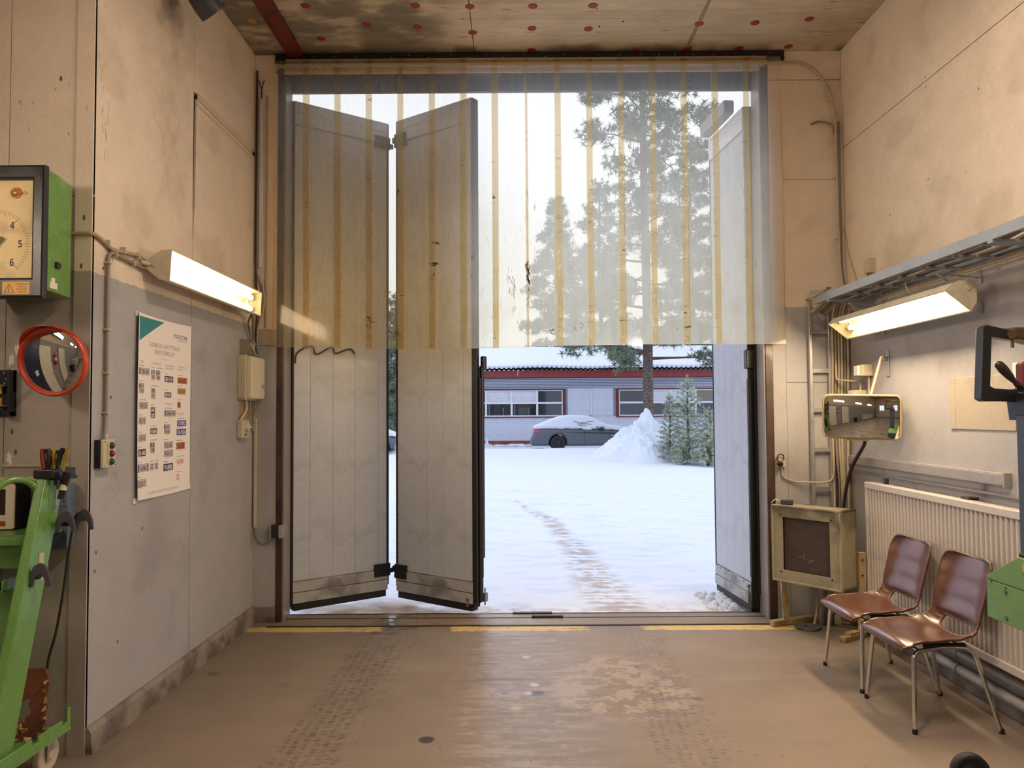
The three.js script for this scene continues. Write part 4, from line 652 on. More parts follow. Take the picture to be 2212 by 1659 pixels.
  const jag = [[-.1, 0], [.06, -.0], [.066, .05], [.06, .09], [.068, .14], [.06, .18], [.07, .23], [.062, .27], [.05, .295], [-.1, .3]], hole = []; for (let k = 0; k < 14; k++) { const a = k / 14 * Math.PI * 2, r = .034 * (1 + .35 * Math.sin(k * 4.1)); hole.push([-.03 + r * Math.cos(a), .12 + 1.5 * r * Math.sin(a)]); }
  part('board', T(prism(jag, .022, .002, [hole]), [-2.165, .195, -3.47], [-.08, .25, 0]), P(0x6e3a1c, .75, { map: TX.worn }), bd);
  const sh = []; for (let i = 0; i < 16; i++) sh.push(T(new THREE.TetrahedronGeometry(rnd(.012, .026)), [rnd(-2.24, -2.1), rnd(.19, .27), rnd(-3.46, -3.36)], [rnd(0, 3), rnd(0, 3), 0], [1, .5, 1.2]));
  part('splinter', sh, P(0xa9844f, .85), bd);
  part('torn_edge', [0, 1, 2, 3, 4, 5].map((i) => T(new THREE.TetrahedronGeometry(.016), [-2.102 + .004 * (i % 2), .24 + i * .04, -3.475], [i, i * 2, 0], [.6, 1.5, .6])), P(0xa9844f, .85), bd);
  const cb = thing('hanging_cable', 'black cable hanging from the hooks behind the green trolley', 'cable', [-2.12, .3, -3.58]);
  part('cable', tube([[-2.02, 1.18, -3.62], [-2.05, 1.15, -3.6], [-2.075, 1.0, -3.6], [-2.1, .8, -3.6], [-2.13, .62, -3.6], [-2.165, .48, -3.6], [-2.17, .3, -3.6]], .006, 60), M.darkCable, cb);
}

// ================= things on and by the right wall =================
{ // corrugated radiator
  const t = thing('radiator', 'long cream corrugated panel radiator under the trunking on the right wall', 'radiator', [2.58, .25, -4.1]);
  const z0 = -5.54, z1 = -2.7, pts = [], n = 66, st = (z1 - z0) / n;
  for (let i = 0; i < n; i++) for (const [f, d] of [[0, -.012], [.16, .012], [.24, .016], [.56, .016], [.64, .012], [.8, -.012]]) pts.push([z0 + (i + f) * st, d]);
  const out = [...pts, [z1, 0], [z1, -.03], [z0, -.03]];
  const body = prism(out, .76, 0).rotateX(Math.PI / 2);                // outline in z, depth; stands upright
  const g = new THREE.Matrix4().set(0, 0, -1, 2.535, 0, 1, 0, .70, 1, 0, 0, 0, 0, 0, 0, 1);
  part('fluted_panel', body.applyMatrix4(g), P(0xcdc4ba, .45), t);
  part('header', [span(2.512, 2.58, 1.075, 1.12, z0 - .01, z1, .006), span(2.512, 2.58, .285, .33, z0 - .01, z1, .006), span(2.515, 2.58, .29, 1.115, z0 - .012, z0 + .012, .005)], P(0xd2c8bc, .45), t);
  for (const z of [-5.2, -4.0]) part('wall_bracket', span(2.575, 2.65, 1.08, 1.1, z, z + .03), M.steel, t);
  part('valve', span(2.56, 2.62, 1.118, 1.135, -4.44, -4.36, .003), M.darkSteel, t); part('valve', span(2.56, 2.585, 1.115, 1.16, -5.36, -5.33, .003), M.darkSteel, t);
}
{ // trunking and pipes
  const t = thing('cable_trunking', 'grey painted cable trunking along the right wall above the radiator', 'trunking', [2.63, 1.2, -5.0]);
  part('duct', span(2.615, 2.65, 1.215, 1.285, -6.05, -4.12, .003), P(0x9c9894, .5), t); part('lid', span(2.61, 2.618, 1.222, 1.278, -6.05, -4.125, .002), P(0x9c9894, .5), t); part('end_cap', span(2.608, 2.65, 1.21, 1.29, -4.13, -4.115, .003), P(0xa39c94, .5), t);
  const l = thing('wall_rail', 'thin grey rail on the right wall just above the radiator', 'rail', [2.64, 1.14, -4.2]);
  part('strip', span(2.635, 2.65, 1.155, 1.172, -6.0, -2.6, .003), P(0x9a948e, .5), l);
  for (const [y, r, lab] of [[.21, .024, 'upper grey heating pipe along the right wall under the radiator'], [.115, .03, 'lower grey heating pipe along the foot of the right wall']]) {
    const p = thing('heating_pipe', lab, 'pipe', [2.59, y - r, -4.3]);
    part('pipe', rod([2.59, y, -5.95], [2.59, y, -2.6], r, 18), P(0xa29b93, .5), p);
    for (const z of [-5.6, -4.55, -3.5]) part('pipe_clip', [new THREE.TorusGeometry(r + .002, .004, 6, 18).translate(2.59, y, z), span(2.61, 2.65, y - .004, y + .004, z - .008, z + .008)], M.galv, p);
  }
  for (const [i, lab] of [[0, 'left of the two short lagged pipe stubs under the heater box'], [1, 'right, thicker one of the two short lagged pipe stubs under the heater box']]) {
    const p = thing('pipe_stub', lab, 'pipe', [2.345 + i * .055, 0, -5.93]);
    part('lagging', turned([[0, 0], [.024 + .008 * i, 0], [.026 + .008 * i, .12], [.022 + .008 * i, .125], [.026 + .008 * i, .13], [.027 + .008 * i, .24], [.022 + .008 * i, .245], [.025 + .008 * i, .25], [.025 + .008 * i, .36 + .05 * i], [0, .36 + .05 * i]], 18).translate(2.345 + i * .055, 0, -5.93), P(0x9a9184, .7, { map: TX.worn }), p);
    part('pipe', rod([2.345 + i * .055, .3, -5.93], [2.345 + i * .055, .75, -5.95], .017), M.darkSteel, p);
  }
  const el = thing('floor_hose', 'beige ribbed hose lying in the right corner behind the wooden stand', 'hose', [2.5, 0, -5.75]);
  part('hose', tube([[2.4, .1, -5.9], [2.45, .2, -5.85], [2.52, .17, -5.8], [2.6, .14, -5.75], [2.61, .06, -5.85], [2.5, .05, -5.95]], .028, 50, 10), P(0xa08c6a, .7, { map: TX.worn }), el);
}
{ // horizontal cable ladder under the upper wall
  const t = thing('cable_ladder', 'galvanised cable ladder running along the right wall above the tube lamp', 'cable ladder', [2.46, 2.42, -4.6]);
  for (const x of [2.3, 2.62]) part('side_rail', T(prism([[0, 0], [.018, 0], [.018, .003], [.003, .003], [.003, .052], [.014, .052], [.014, .055], [0, .055]], 3.4), [x - (x > 2.5 ? 0 : 0), 2.445, -4.17], [0, x > 2.5 ? Math.PI : 0, 0]), M.galv, t);
  for (let i = 0; i < 10; i++) part('rung', span(2.303, 2.617, 2.447, 2.462, -5.72 + i * .318 - .017, -5.72 + i * .318 + .017, .002), M.galv, t);
  part('wall_bracket', [span(2.3, 2.65, 2.43, 2.445, -5.62, -5.58), T(prism([[2.645, 2.35], [2.645, 2.44], [2.36, 2.44], [2.36, 2.43]], .004), [0, 0, -5.6])], M.galv, t); part('wall_bracket', span(2.3, 2.65, 2.43, 2.445, -3.7, -3.66), M.galv, t);
  for (let i = 0; i < 6; i++) { const x = 2.36 + i * .042, r = .009 + .003 * (i % 3), y = 2.474 + (i % 2) * .008; const c = thing('tray_cable', ['pale cable lying in the ladder next to its room side rail', 'second cable from the room side in the cable ladder', 'third cable from the room side in the cable ladder', 'fourth cable from the room side in the cable ladder', 'fifth cable from the room side in the cable ladder', 'cable lying nearest the wall in the cable ladder'][i], 'cable', [x, 2.46, -4.5]); part('cable', tube([[x - .03, 2.40, -5.98 - .01 * i], [x, y - .01, -5.8], [x + .01, y, -5.2], [x - .006, y + .003, -4.6], [x + .008, y, -4.0], [x - .03, y + .02, -3.5], [x - .06, y, -2.8]], r, 60, 8), i % 3 === 0 ? M.cable : i % 3 === 1 ? M.greyCable : P(0x6e675e, .6), c); }
  const d = thing('lamp_cable', 'pale cable drooping from the cable ladder to the right tube lamp', 'cable', [2.6, 2.3, -4.7]);
  part('cable', tube([[2.56, 2.46, -4.86], [2.50, 2.46, -4.82], [2.47, 2.42, -4.81], [2.49, 2.35, -4.79], [2.5, 2.30, -4.76]], .007, 30), M.cable, d);
  const lo = thing('cable_loop', 'tied ends of pale cable poking out of the far end of the cable ladder', 'cable', [2.35, 2.5, -5.95]);
  for (let i = 0; i < 3; i++) part('cable', tube([[2.3 + i * .012, 2.53, -5.6], [2.29, 2.52 - .008 * i, -5.85], [2.29 + .012 * i, 2.5, -5.98], [2.34, 2.5, -6.02], [2.4, 2.49 - .01 * i, -5.9]], .006, 30), M.cable, lo);
}
{ // vertical ladder and cables in the right corner
  const t = thing('cable_ladder', 'upright galvanised cable ladder against the end wall right of the doorway', 'cable ladder', [2.42, .3, -6.07]);
  for (const x of [2.345, 2.495]) part('side_rail', span(x - .012, x + .012, .3, 2.53, -6.08, -6.045, .003), M.alu, t);
  for (let i = 0; i < 8; i++) part('rung', span(2.355, 2.485, .14 + .31 * i + .24, .14 + .31 * i + .275, -6.072, -6.058, .002), M.alu, t);
  part('foot', span(2.33, 2.51, .28, .31, -6.098, -6.05), M.galv, t);
  const labs = ['leftmost', 'second', 'third', 'fourth', 'fifth', 'rightmost'];
  for (let i = 0; i < 6; i++) {
    const x = 2.505 + i * .024, r = .0095 + .002 * (i % 2), c = thing('corner_cable', labs[i] + ' of the six cables dropping beside the upright cable ladder in the right corner', 'cable', [x, .3, -6.03]);
    part('cable', tube([[x - .03 + i * .012, .3, -6.05], [x + .012 * Math.sin(i), .9, -6.045], [x - .006, 1.5, -6.04], [x + .004, 2.0, -6.035], [x, 2.3, -6.02], [x - .02, 2.42, -5.93], [x - .05, 2.47, -5.8]], r, 60, 8), i % 3 === 1 ? M.greyCable : i === 4 ? P(0xc8a068, .6) : M.cable, c);
  }
  const k = thing('corner_conduit', 'pale conduit curving from the door header down the upper right corner', 'pipe', [2.6, 2.5, -6.05]);
  part('pipe', tube([[1.25, 4.415, -6.075], [1.8, 4.425, -6.075], [2.2, 4.43, -6.075], [2.36, 4.41, -6.07], [2.5, 4.27, -6.065], [2.575, 4.03, -6.06], [2.585, 3.7, -6.06], [2.59, 3.0, -6.06], [2.6, 2.7, -6.055], [2.62, 2.52, -6.02]], .010, 120, 10), M.cable, k);
  for (const [x, y] of [[1.6, 4.42], [2.05, 4.43], [2.55, 4.12], [2.588, 3.5], [2.59, 3.0]]) part('clip', span(x - .014, x + .014, y - .006, y + .012, -6.098, -6.062, .003), M.creamPlastic, k);
  const q = thing('corner_cable_run', 'thin darker cables clipped down the upper right corner beside the conduit', 'cable', [2.62, 2.5, -6.07]);
  part('cable', tube([[2.40, 3.93, -6.085], [2.46, 3.95, -6.08], [2.56, 3.92, -6.075], [2.575, 3.85, -6.075]], .008, 30), M.greyCable, q); part('cable', tube([[2.62, 3.95, -6.085], [2.618, 3.2, -6.085], [2.62, 2.75, -6.08], [2.632, 2.52, -6.0]], .009, 50), M.greyCable, q); part('cable', tube([[2.63, 3.1, -6.08], [2.638, 2.85, -6.0], [2.64, 2.6, -5.86], [2.64, 2.5, -5.78]], .004, 40), M.cable, q);
  const b = thing('wall_box', 'small cream junction box on the right wall just above the cable ladder', 'box', [2.62, 2.64, -5.63]);
  part('case', [span(2.6, 2.65, 2.64, 2.75, -5.67, -5.59, .004)], M.creamPlastic, b); part('tail', [rod([2.63, 2.64, -5.66], [2.62, 2.52, -5.7], .006), rod([2.62, 2.64, -5.61], [2.62, 2.53, -5.61], .005)], M.greyCable, b);
}
{ // sockets and boxes round the mirror
  const a = thing('wall_box', 'cream switch box on the right wall above the rectangular mirror', 'box', [2.62, 1.88, -5.72]);
  part('case', [span(2.57, 2.65, 1.885, 1.97, -5.77, -5.66, .006)], M.creamPlastic, a); part('cover', [span(2.55, 2.572, 1.89, 1.965, -5.765, -5.70, .004)], M.whitePlastic, a);
  part('cable', tube([[2.63, 1.885, -5.69], [2.63, 1.8, -5.69], [2.625, 1.74, -5.685], [2.63, 1.68, -5.68]], .008, 20), M.cable, a);
  const b = thing('wall_box', 'cream junction box partly hidden behind the top of the rectangular mirror', 'box', [2.6, 1.72, -5.8]);
  part('case', span(2.55, 2.65, 1.70, 1.785, -5.87, -5.76, .006), M.creamPlastic, b); part('lid', span(2.545, 2.555, 1.705, 1.78, -5.86, -5.77, .003), M.whitePlastic, b);
  part('cable', bent([[2.515, 2.0, -5.99], [2.515, 1.87, -5.99], [2.60, 1.855, -5.85], [2.62, 1.855, -5.8], [2.61, 1.78, -5.79]], .008, .03), M.cable, b);
  const s = thing('wall_socket', 'cream double socket with black plug on the door pier right of the frame', 'socket', [2.11, 1.19, -6.08]);
  part('case', span(2.07, 2.135, 1.19, 1.275, -6.1, -6.065, .005), M.creamPlastic, s); part('plug', [cyl(.02, .03, [2.085, 1.215, -6.05], [Math.PI / 2, 0, 0]), ball(.016, [2.08, 1.225, -6.035])], M.blackPlastic, s); part('flex', tube([[2.075, 1.23, -6.04], [2.06, 1.26, -6.04], [2.075, 1.29, -6.045], [2.11, 1.285, -6.05], [2.115, 1.25, -6.05]], .005, 30), M.darkCable, s);
  part('supply_cable', bent([[2.11, 1.19, -6.085], [2.112, 1.11, -6.085], [2.2, 1.075, -6.085], [2.40, 1.07, -6.03], [2.48, 1.085, -6.03], [2.5, 1.15, -6.03]], .007, .04), M.cable, s);
  const k = thing('hose', 'thick dark cable dropping from behind the rectangular mirror to the heater box', 'cable', [2.5, .9, -5.85]);
  part('cable', tube([[2.545, 1.44, -5.6], [2.55, 1.38, -5.62], [2.52, 1.22, -5.75], [2.50, 1.05, -5.82], [2.49, .85, -5.86], [2.49, .5, -5.9]], .013, 50, 10), M.darkCable, k); part('cable', tube([[2.5, 1.2, -6.0], [2.51, 1.0, -6.0], [2.5, .6, -5.98]], .009, 30), M.darkCable, k); part('plug', [span(2.53, 2.575, 1.42, 1.47, -5.64, -5.57, .006)], M.blackPlastic, k);
}
{ // rectangular convex mirror
  const c0 = [2.40, 1.587, -5.32], ry = -.52, rx = .06, fix = (g) => T(g, c0, [rx, ry, 0]);
  const t = thing('convex_mirror', 'rectangular convex mirror with pale rounded frame on an arm from the right wall', 'mirror', [2.40, 1.43, -5.36]);
  const w = .49, h = .295, RR = .9, zf = (x, y) => Math.sqrt(RR * RR - x * x - y * y) - Math.sqrt(RR * RR - .245 ** 2 - .148 ** 2);
  const face = sheet((u, v) => { const x = (u - .5) * w * .96, y = (v - .5) * h * .96; return [x, y, zf(x, y)]; }, 28, 20, .003, (u, v) => { const dx = Math.max(0, Math.abs(u - .5) * w - w / 2 + .04), dy = Math.max(0, Math.abs(v - .5) * h - h / 2 + .04); return Math.hypot(dx, dy) > .046; });
  part('mirror_face', fix(face), M.mirror, t);
  const rr = roundRect(w, h, .04, 8), rim = new THREE.TubeGeometry(new THREE.CatmullRomCurve3(rr.map(([a, b]) => V(a, b, 0)), true, 'catmullrom', .1), 160, .009, 10, true);
  part('frame', fix(rim), P(0xb9a577, .4), t); part('back', fix(prism(roundRect(w - .01, h - .01, .036), .02, .005).translate(0, 0, -.022)), M.blackPlastic, t);
  part('arm', [rod([2.47, 1.72, -5.33], [2.598, 2.005, -5.42], .0115)], P(0xb4a684, .4, { metalness: .2 }), t);
  part('wall_plate', [span(2.642, 2.65, 1.87, 2.06, -5.45, -5.41, .003), rod([2.6, 2.0, -5.42], [2.648, 1.99, -5.43], .016), cyl(.014, .03, [2.605, 2.0, -5.42])], M.galv, t);
  part('label_strip', fix(span(-.1, .05, -.168, -.155, -.03, -.01, .003)), M.creamPlastic, t);
}
{ // heater box on its wooden stand
  const ang = Math.atan2(-.43, .335) , o = [1.95, 0, -5.85], fix = (g) => T(g, o, [0, ang, 0]);   // local x along the front, local z towards the room
  const t = thing('heater_box', 'square olive-grey heater box with dark fly screen standing askew right of the doorway', 'heater', [2.2, .35, -5.7]);
  const W = .545, y0 = .365, y1 = .925, D = -.21;
  part('case', fix([span(0, W, y1 - .02, y1, D, .0, .003), span(0, W, y0, y0 + .02, D, 0, .003), span(0, .02, y0, y1, D, 0, .003), span(W - .02, W, y0, y1, D, 0, .003), span(0, W, y0, y1, D, D + .02)].reduce((a, b) => mergeGeometries([norm(a), norm(b)]))), P(0xa89c7c, .55, { map: TX.worn }), t);
  const fr = (a, b, c, d) => fix(prism([[a, c], [b, c], [b, d], [a, d]], .012, .002).translate(0, 0, -.002));
  part('front_frame', [fr(.01, .085, y0 + .01, y1 - .01), fr(W - .085, W - .01, y0 + .01, y1 - .01), fr(.085, W - .085, y0 + .01, y0 + .085), fr(.085, W - .085, y1 - .085, y1 - .01)], P(0xa0977c, .55, { map: TX.worn }), t);
  part('rim', [fix(span(-.004, W + .004, y1 - .012, y1 + .004, -.02, .012, .003)), fix(span(-.004, W + .004, y0 - .004, y0 + .012, -.02, .012, .003)), fix(span(-.004, .012, y0, y1, -.02, .012, .003)), fix(span(W - .012, W + .004, y0, y1, -.02, .012, .003))], P(0xaca184, .5, { map: TX.worn }), t);
  const scr = canvas(512, 512, (x, w, h) => { pixels(x, w, h, (u, v) => { const n = 1 + .25 * (fbm(u * 6, v * 30, 3) - .5) + .3 * (((u * 180) % 1 < .5) === ((v * 180) % 1 < .5) ? -.3 : .3); return [62 * n, 48 * n, 38 * n]; }); x.strokeStyle = 'rgba(170,150,120,.7)'; x.lineWidth = 4; for (const l of [[[270, 400], [330, 380]], [[275, 420], [290, 385]], [[215, 330], [220, 390]], [[150, 370], [200, 365]], [[280, 470], [310, 466]]]) { x.beginPath(); x.moveTo(...l[0]); x.lineTo(...l[1]); x.stroke(); } });
  const lw = W - .17, lh = y1 - y0 - .17, sg = norm(span(.085, W - .085, y0 + .085, y1 - .085, -.03, -.02)); const sp = sg.attributes.position, su = sg.attributes.uv; for (let i = 0; i < sp.count; i++) su.setXY(i, (sp.getX(i) - .085) / lw, (sp.getY(i) - y0 - .085) / lh); sg.userData.keep = true; fix(sg); sg.userData.keep = true;
  part('fly_screen', sg, mat(0xffffff, .8, { map: ctex(scr) }), t);
  const screw = cyl(.006, .004, [0, 0, 0], [Math.PI / 2, 0, 0]);
  for (const [x, y] of [[.07, y1 - .07], [W - .07, y1 - .07], [.07, y0 + .07], [W - .07, y0 + .07]]) part('screw', fix(screw.clone().translate(x, y, .006)), M.dark, t);
  const s = thing('wooden_stand', 'raw timber stand of two T shaped feet carrying the heater box', 'stand', [2.2, 0, -5.75]);
  part('post', bar([2.07, .045, -5.94], [2.035, .365, -5.88], .03, .045, [1, 0, 0]), M.wood, s);
  part('post', bar([2.48, .045, -5.565], [2.475, .62, -5.53], .03, .045, [1, 0, 0]), M.wood, s);
  part('foot', bar([1.945, .025, -5.895], [2.3, .025, -6.04], .05, .04, [0, 1, 0], .003), M.wood, s); part('foot', [bar([2.30, .02, -5.475], [2.62, .02, -5.70], .05, .035, [0, 1, 0], .003), bar([2.36, .045, -5.52], [2.45, .045, -5.58], .045, .02)], M.wood, s);
  part('bolt_hole', [cyl(.006, .01, [2.47, .57, -5.51], [Math.PI / 2, 0, 0]), cyl(.006, .01, [2.472, .46, -5.52], [Math.PI / 2, 0, 0])], M.dark, s);
  const bx = thing('remote_box', 'small dark plastic box with strap lying on top of the heater box', 'box', [2.0, .925, -5.86]);
  part('case', [T(span(-.045, .045, 0, .032, -.03, .03, .005), [2.055, .929, -5.83], [0, -.4, 0])], P(0x3a3430, .5), bx); part('strap', tube([[2.01, .94, -5.85], [1.985, .962, -5.86], [1.965, .952, -5.87], [1.955, .933, -5.88]], .005, 20), M.alu, bx);
  const fl = thing('flange', 'round steel flange plate with bolt holes lying on the floor in the right corner', 'flange', [2.2, 0, -5.845]), hl = (cx, cy, r) => { const q = []; for (let i = 0; i < 14; i++) q.push([cx + r * Math.cos(-i / 14 * Math.PI * 2), cy + r * Math.sin(-i / 14 * Math.PI * 2)]); return q; }, disc = []; for (let i = 0; i < 36; i++) disc.push([.095 * Math.cos(i / 18 * Math.PI), .095 * Math.sin(i / 18 * Math.PI)]);
  part('plate', T(prism(disc, .016, .003, [hl(0, 0, .026), ...[0, 1, 2, 3, 4, 5].map((k) => hl(.068 * Math.cos(k * 1.047), .068 * Math.sin(k * 1.047), .008))]), [2.2, .011, -5.845], [-Math.PI / 2, 0, 0]), P(0x77726c, .6, { metalness: .4, map: TX.worn }), fl);
  const br = thing('broom_stick', 'short wooden offcut leaning by the lagged pipe stubs', 'offcut', [2.3, 0, -5.9]); part('stick', rod([2.27, .01, -5.9], [2.34, .12, -6.0], .012), M.wood, br);
}
{ // brown moulded chairs with chrome legs
  const mShell = mat(0x5c331c, .32, { clearcoat: .5, clearcoatRoughness: .22, map: TX.fine });
  const prof = [[-.232, .398], [-.247, .412], [-.250, .432], [-.232, .446], [-.19, .450], [-.1, .444], [0, .434], [.08, .428], [.14, .432], [.185, .452], [.208, .492], [.221, .545], [.230, .60], [.240, .66], [.252, .72], [.264, .775], [.273, .81], [.282, .83]].map(([x, y]) => V(x, y, 0));
  const curve = new THREE.CatmullRomCurve3(prof, false, 'centripetal');
  const key = (v, ks) => { for (let i = 1; i < ks.length; i++) if (v <= ks[i][0]) { const t = (v - ks[i - 1][0]) / (ks[i][0] - ks[i - 1][0]); return ks[i - 1][1] + (ks[i][1] - ks[i - 1][1]) * t * t * (3 - 2 * t); } return ks.at(-1)[1]; };
  const f = (u, v) => {
    const p = curve.getPointAt(Math.min(1, Math.max(0, v))), s = (u - .5) * 2, a = Math.abs(s);
    const w = key(v, [[0, .19], [.05, .218], [.14, .228], [.38, .225], [.52, .212], [.6, .205], [.8, .212], [.9, .214], [1, .214]]) * (v > .88 ? (1 - ((v - .88) / .12) ** 3) ** .33 * .42 + .58 : 1);
    const dish = key(v, [[0, -.012], [.08, -.016], [.2, .004], [.36, .024], [.46, .042], [.55, .055], [.68, .05], [.85, .04], [1, .03]]) * a ** 3;
    const bulge = key(v, [[0, 0], [.58, 0], [.65, .03], [.74, .014], [.86, 0], [1, -.01]]) * (1 - a * a);
    const t = curve.getTangentAt(Math.min(1, Math.max(0, v))), nx = -t.y, ny = t.x;      // towards the sitter
    return [p.x + nx * (dish + bulge), p.y + ny * (dish + bulge) - (v < .12 ? .01 * a ** 4 : 0), s * w];
  };
  const HW = .33, HV = .058, hc = (u) => .566 - .018 * (1 - ((u - .5) / HW) ** 2), hole = (u, v) => Math.abs((u - .5) / HW) ** 3.5 + Math.abs((v - hc(u)) / HV) ** 3.5 < 1;
  const chair = thing('stacking_chair', '', 'chair', null, 'brown shell chairs by the radiator');
  const loop = (n, g) => Array.from({ length: n }, (_, i) => V(...g(i / n))), sgn = (x) => Math.sign(x) * Math.abs(x) ** (2 / 3.5);
  const edge = (pts, r) => new THREE.TubeGeometry(new THREE.CatmullRomCurve3(pts, true, 'centripetal'), 260, r, 8, true);
  const rimPts = [...Array.from({ length: 24 }, (_, i) => [i / 24, 0]), ...Array.from({ length: 70 }, (_, i) => [1, i / 70]), ...Array.from({ length: 24 }, (_, i) => [1 - i / 24, 1]), ...Array.from({ length: 70 }, (_, i) => [0, 1 - i / 70])].map(([u, v]) => V(...f(u, v)));
  part('shell', [sheet(f, 72, 170, .009, hole), edge(rimPts, .0075), edge(loop(60, (t) => { const u = .5 + HW * sgn(Math.cos(t * 6.28319)); return f(u, hc(u) + HV * sgn(Math.sin(t * 6.28319))); }), .0068)], mShell, chair);
  const tubeR = .0112;
  for (const s of [-1, 1]) {
    part('leg', bent([[-.205, .012, s * .245], [-.178, .395, s * .205], [-.02, .412, s * .195]], tubeR, .035, 12), M.chrome, chair);
    part('leg', bent([[-.02, .412, s * .195], [.135, .405, s * .2], [.225, .012, s * .262]], tubeR, .06, 12), M.chrome, chair);
    part('foot_cap', [cyl(.013, .024, [-.206, .012, s * .246]), cyl(.013, .024, [.228, .012, s * .263])], M.rubber, chair);
    part('seat_mount', span(-.12, .1, .408, .43, s * .19 - .012, s * .19 + .012, .004), M.blackPlastic, chair);
  }
  part('cross_brace', [rod([-.15, .40, -.2], [-.15, .40, .2], .009), rod([.1, .402, -.198], [.1, .402, .198], .009)], M.chrome, chair);
  chair.position.set(2.198, 0, -4.755); chair.rotation.y = .03; chair.userData.label = 'brown moulded shell chair with chrome legs, the one nearer the heater box';
  const c2 = chair.clone(); c2.name = numbered('stacking_chair'); scene.add(c2); c2.position.set(2.205, 0, -4.19); c2.rotation.y = .035; c2.userData = { ...chair.userData, label: 'brown moulded shell chair with chrome legs, the one nearer the green machine' };
}
{ // green machine at the right edge
  const t = thing('headlight_tester', 'green and gunmetal workshop machine on a column at the right edge of the view', 'machine', [2.42, 0, -3.6]);
  const mBody = P(0x6c9452, .62), side = (pts) => T(prism(pts.map(([zz, y]) => [-zz, y]), .305, .004), [2.3375, 0, 0], [0, Math.PI / 2, 0]);
  part('column', span(2.205, 2.34, .96, 1.62, -3.385, -3.25, .006), M.gunmetal, t); part('lower_column', span(2.235, 2.37, .05, .68, -3.385, -3.25, .006), M.gunmetal, t);
  part('body', side([[-3.6, .672], [-3.0, .672], [-3.0, .845], [-3.6, .845]]), mBody, t);
  part('lid', side([[-3.604, .847], [-2.998, .847], [-2.998, .985], [-3.37, .985], [-3.604, .86]]), mBody, t);
  part('end_plate', span(2.195, 2.48, .68, .84, -3.618, -3.598), M.gunmetal, t);
  for (const [y, z, r] of [[.815, -3.46, .01], [.70, -3.46, .01], [.842, -3.56, .004], [.835, -3.46, .004]]) part('bolt', cyl(r, .006, [2.183, y, z], [0, 0, Math.PI / 2], r, 8), P(0x5a5f58, .5), t);
  const badge = canvas(256, 128, (x) => { x.fillStyle = '#6f8a4a'; x.fillRect(0, 0, 256, 128); x.fillStyle = '#c08c3c'; x.fillRect(0, 0, 70, 128); x.fillStyle = '#6f8a4a'; x.fillRect(0, 0, 70, 128); x.fillStyle = '#c0913e'; x.font = 'bold 120px sans-serif'; x.fillText('P', 4, 104); x.fillStyle = '#55703c'; x.fillRect(76, 14, 180, 34); x.fillStyle = '#a89a58'; for (let i = 0; i < 6; i++) x.fillRect(80 + i * 28, 58, 18, 20); x.fillStyle = '#46603a'; x.fillRect(70, 88, 186, 26); });
  const bg = norm(span(2.181, 2.1855, .925, .968, -3.345, -3.195)); { const p = bg.attributes.position, u = bg.attributes.uv; for (let i = 0; i < p.count; i++) u.setXY(i, (p.getZ(i) + 3.345) / .15, (p.getY(i) - .925) / .043); bg.userData.keep = true; }
  part('badge', bg, mat(0xffffff, .5, { map: ctex(badge) }), t);
  part('grommet', T(prism(roundRect(.16, .17, .03), .02, .004), [2.275, .992, -3.315], [Math.PI / 2, 0, 0]), M.rubber, t);
  part('base', [span(2.22, 2.38, .03, .09, -3.42, -2.9, .006), bar([1.99, .06, -3.33], [2.3, .07, -3.2], .05, .04, [0, 1, 0], .004)], M.gunmetal, t);
  const wh = [turned([[.0, -.022], [.03, -.022], [.034, -.014], [.052, -.014], [.058, -.022], [.07, -.022], [.078, -.014], [.078, .014], [.07, .022], [.058, .022], [.052, .014], [.034, .014], [.03, .022], [0, .022]], 32).rotateX(Math.PI / 2).rotateY(-.12).translate(1.945, .078, -3.36)];
  const wl = part('wheel', wh, M.rubber, t); part('hub', T(cyl(.03, .048, [0, 0, 0], [Math.PI / 2, 0, 0]), [1.945, .078, -3.36], [0, -.12, 0]), M.blackPlastic, wl);
  const z = -3.40;
  part('handle_frame', [T(prism([[0, 0], [.0, .31], [.015, .325], [.13, .30], [.13, .258], [.04, .272], [.04, .055], [.06, .045], [.19, .035], [.19, -.02], [.12, -.012], [.02, -.012]].map(([a, b]) => [a + 2.048 + b * .06, b + 1.675]), .055, .004), [0, 0, z])], M.blackPlastic, t);
  part('clamp', [cyl(.018, .06, [2.185, 1.955, z + .01], [Math.PI / 2, 0, 0]), rod([2.16, 1.957, z], [2.24, 1.955, z], .02), cyl(.007, .05, [2.21, 1.925, z])], P(0x7a6642, .4, { metalness: .7 }), t);
  part('upper_arm', T(prism([[2.21, 1.945], [2.30, 1.92], [2.6, 1.93], [2.6, 1.99], [2.21, 1.99]], .1, .008), [0, 0, z - .03]), P(0x5a4630, .5), t);
  part('lower_mount', [T(prism([[2.135, 1.665], [2.20, 1.665], [2.21, 1.58], [2.25, 1.58], [2.28, 1.70], [2.36, 1.715], [2.36, 1.73], [2.135, 1.71]], .06, .004), [0, 0, z - .01]), span(2.2, 2.35, 1.60, 1.70, -3.39, -3.245, .004)], M.blackPlastic, t);
  part('lever_grip', [T(turned([[0, 0], [.012, .0], [.013, .02], [.010, .035], [.017, .07], [.021, .11], [.018, .14], [.008, .15], [0, .152]], 18), [2.225, 1.722, z + .02], [0, 0, .72])], P(0x3a2c22, .4), t);
  part('cushion', T(prism(roundRect(.1, .13, .02), .06, .012), [2.285, 1.775, z - .0]), mat(0x6d1f1c, .5), t, 'dark red pad');
  const n = thing('paper_note', 'white paper notice on the right wall behind the green machine', 'paper', [2.645, 1.75, -3.98]);
  part('sheet', sheet((u, v) => [2.645 - .004 * Math.sin(u * 3), 1.745 + .13 * v + .01 * u, -4.075 + .2 * u], 8, 4, .0008), mat(0xe4dcd0, .6), n);
}

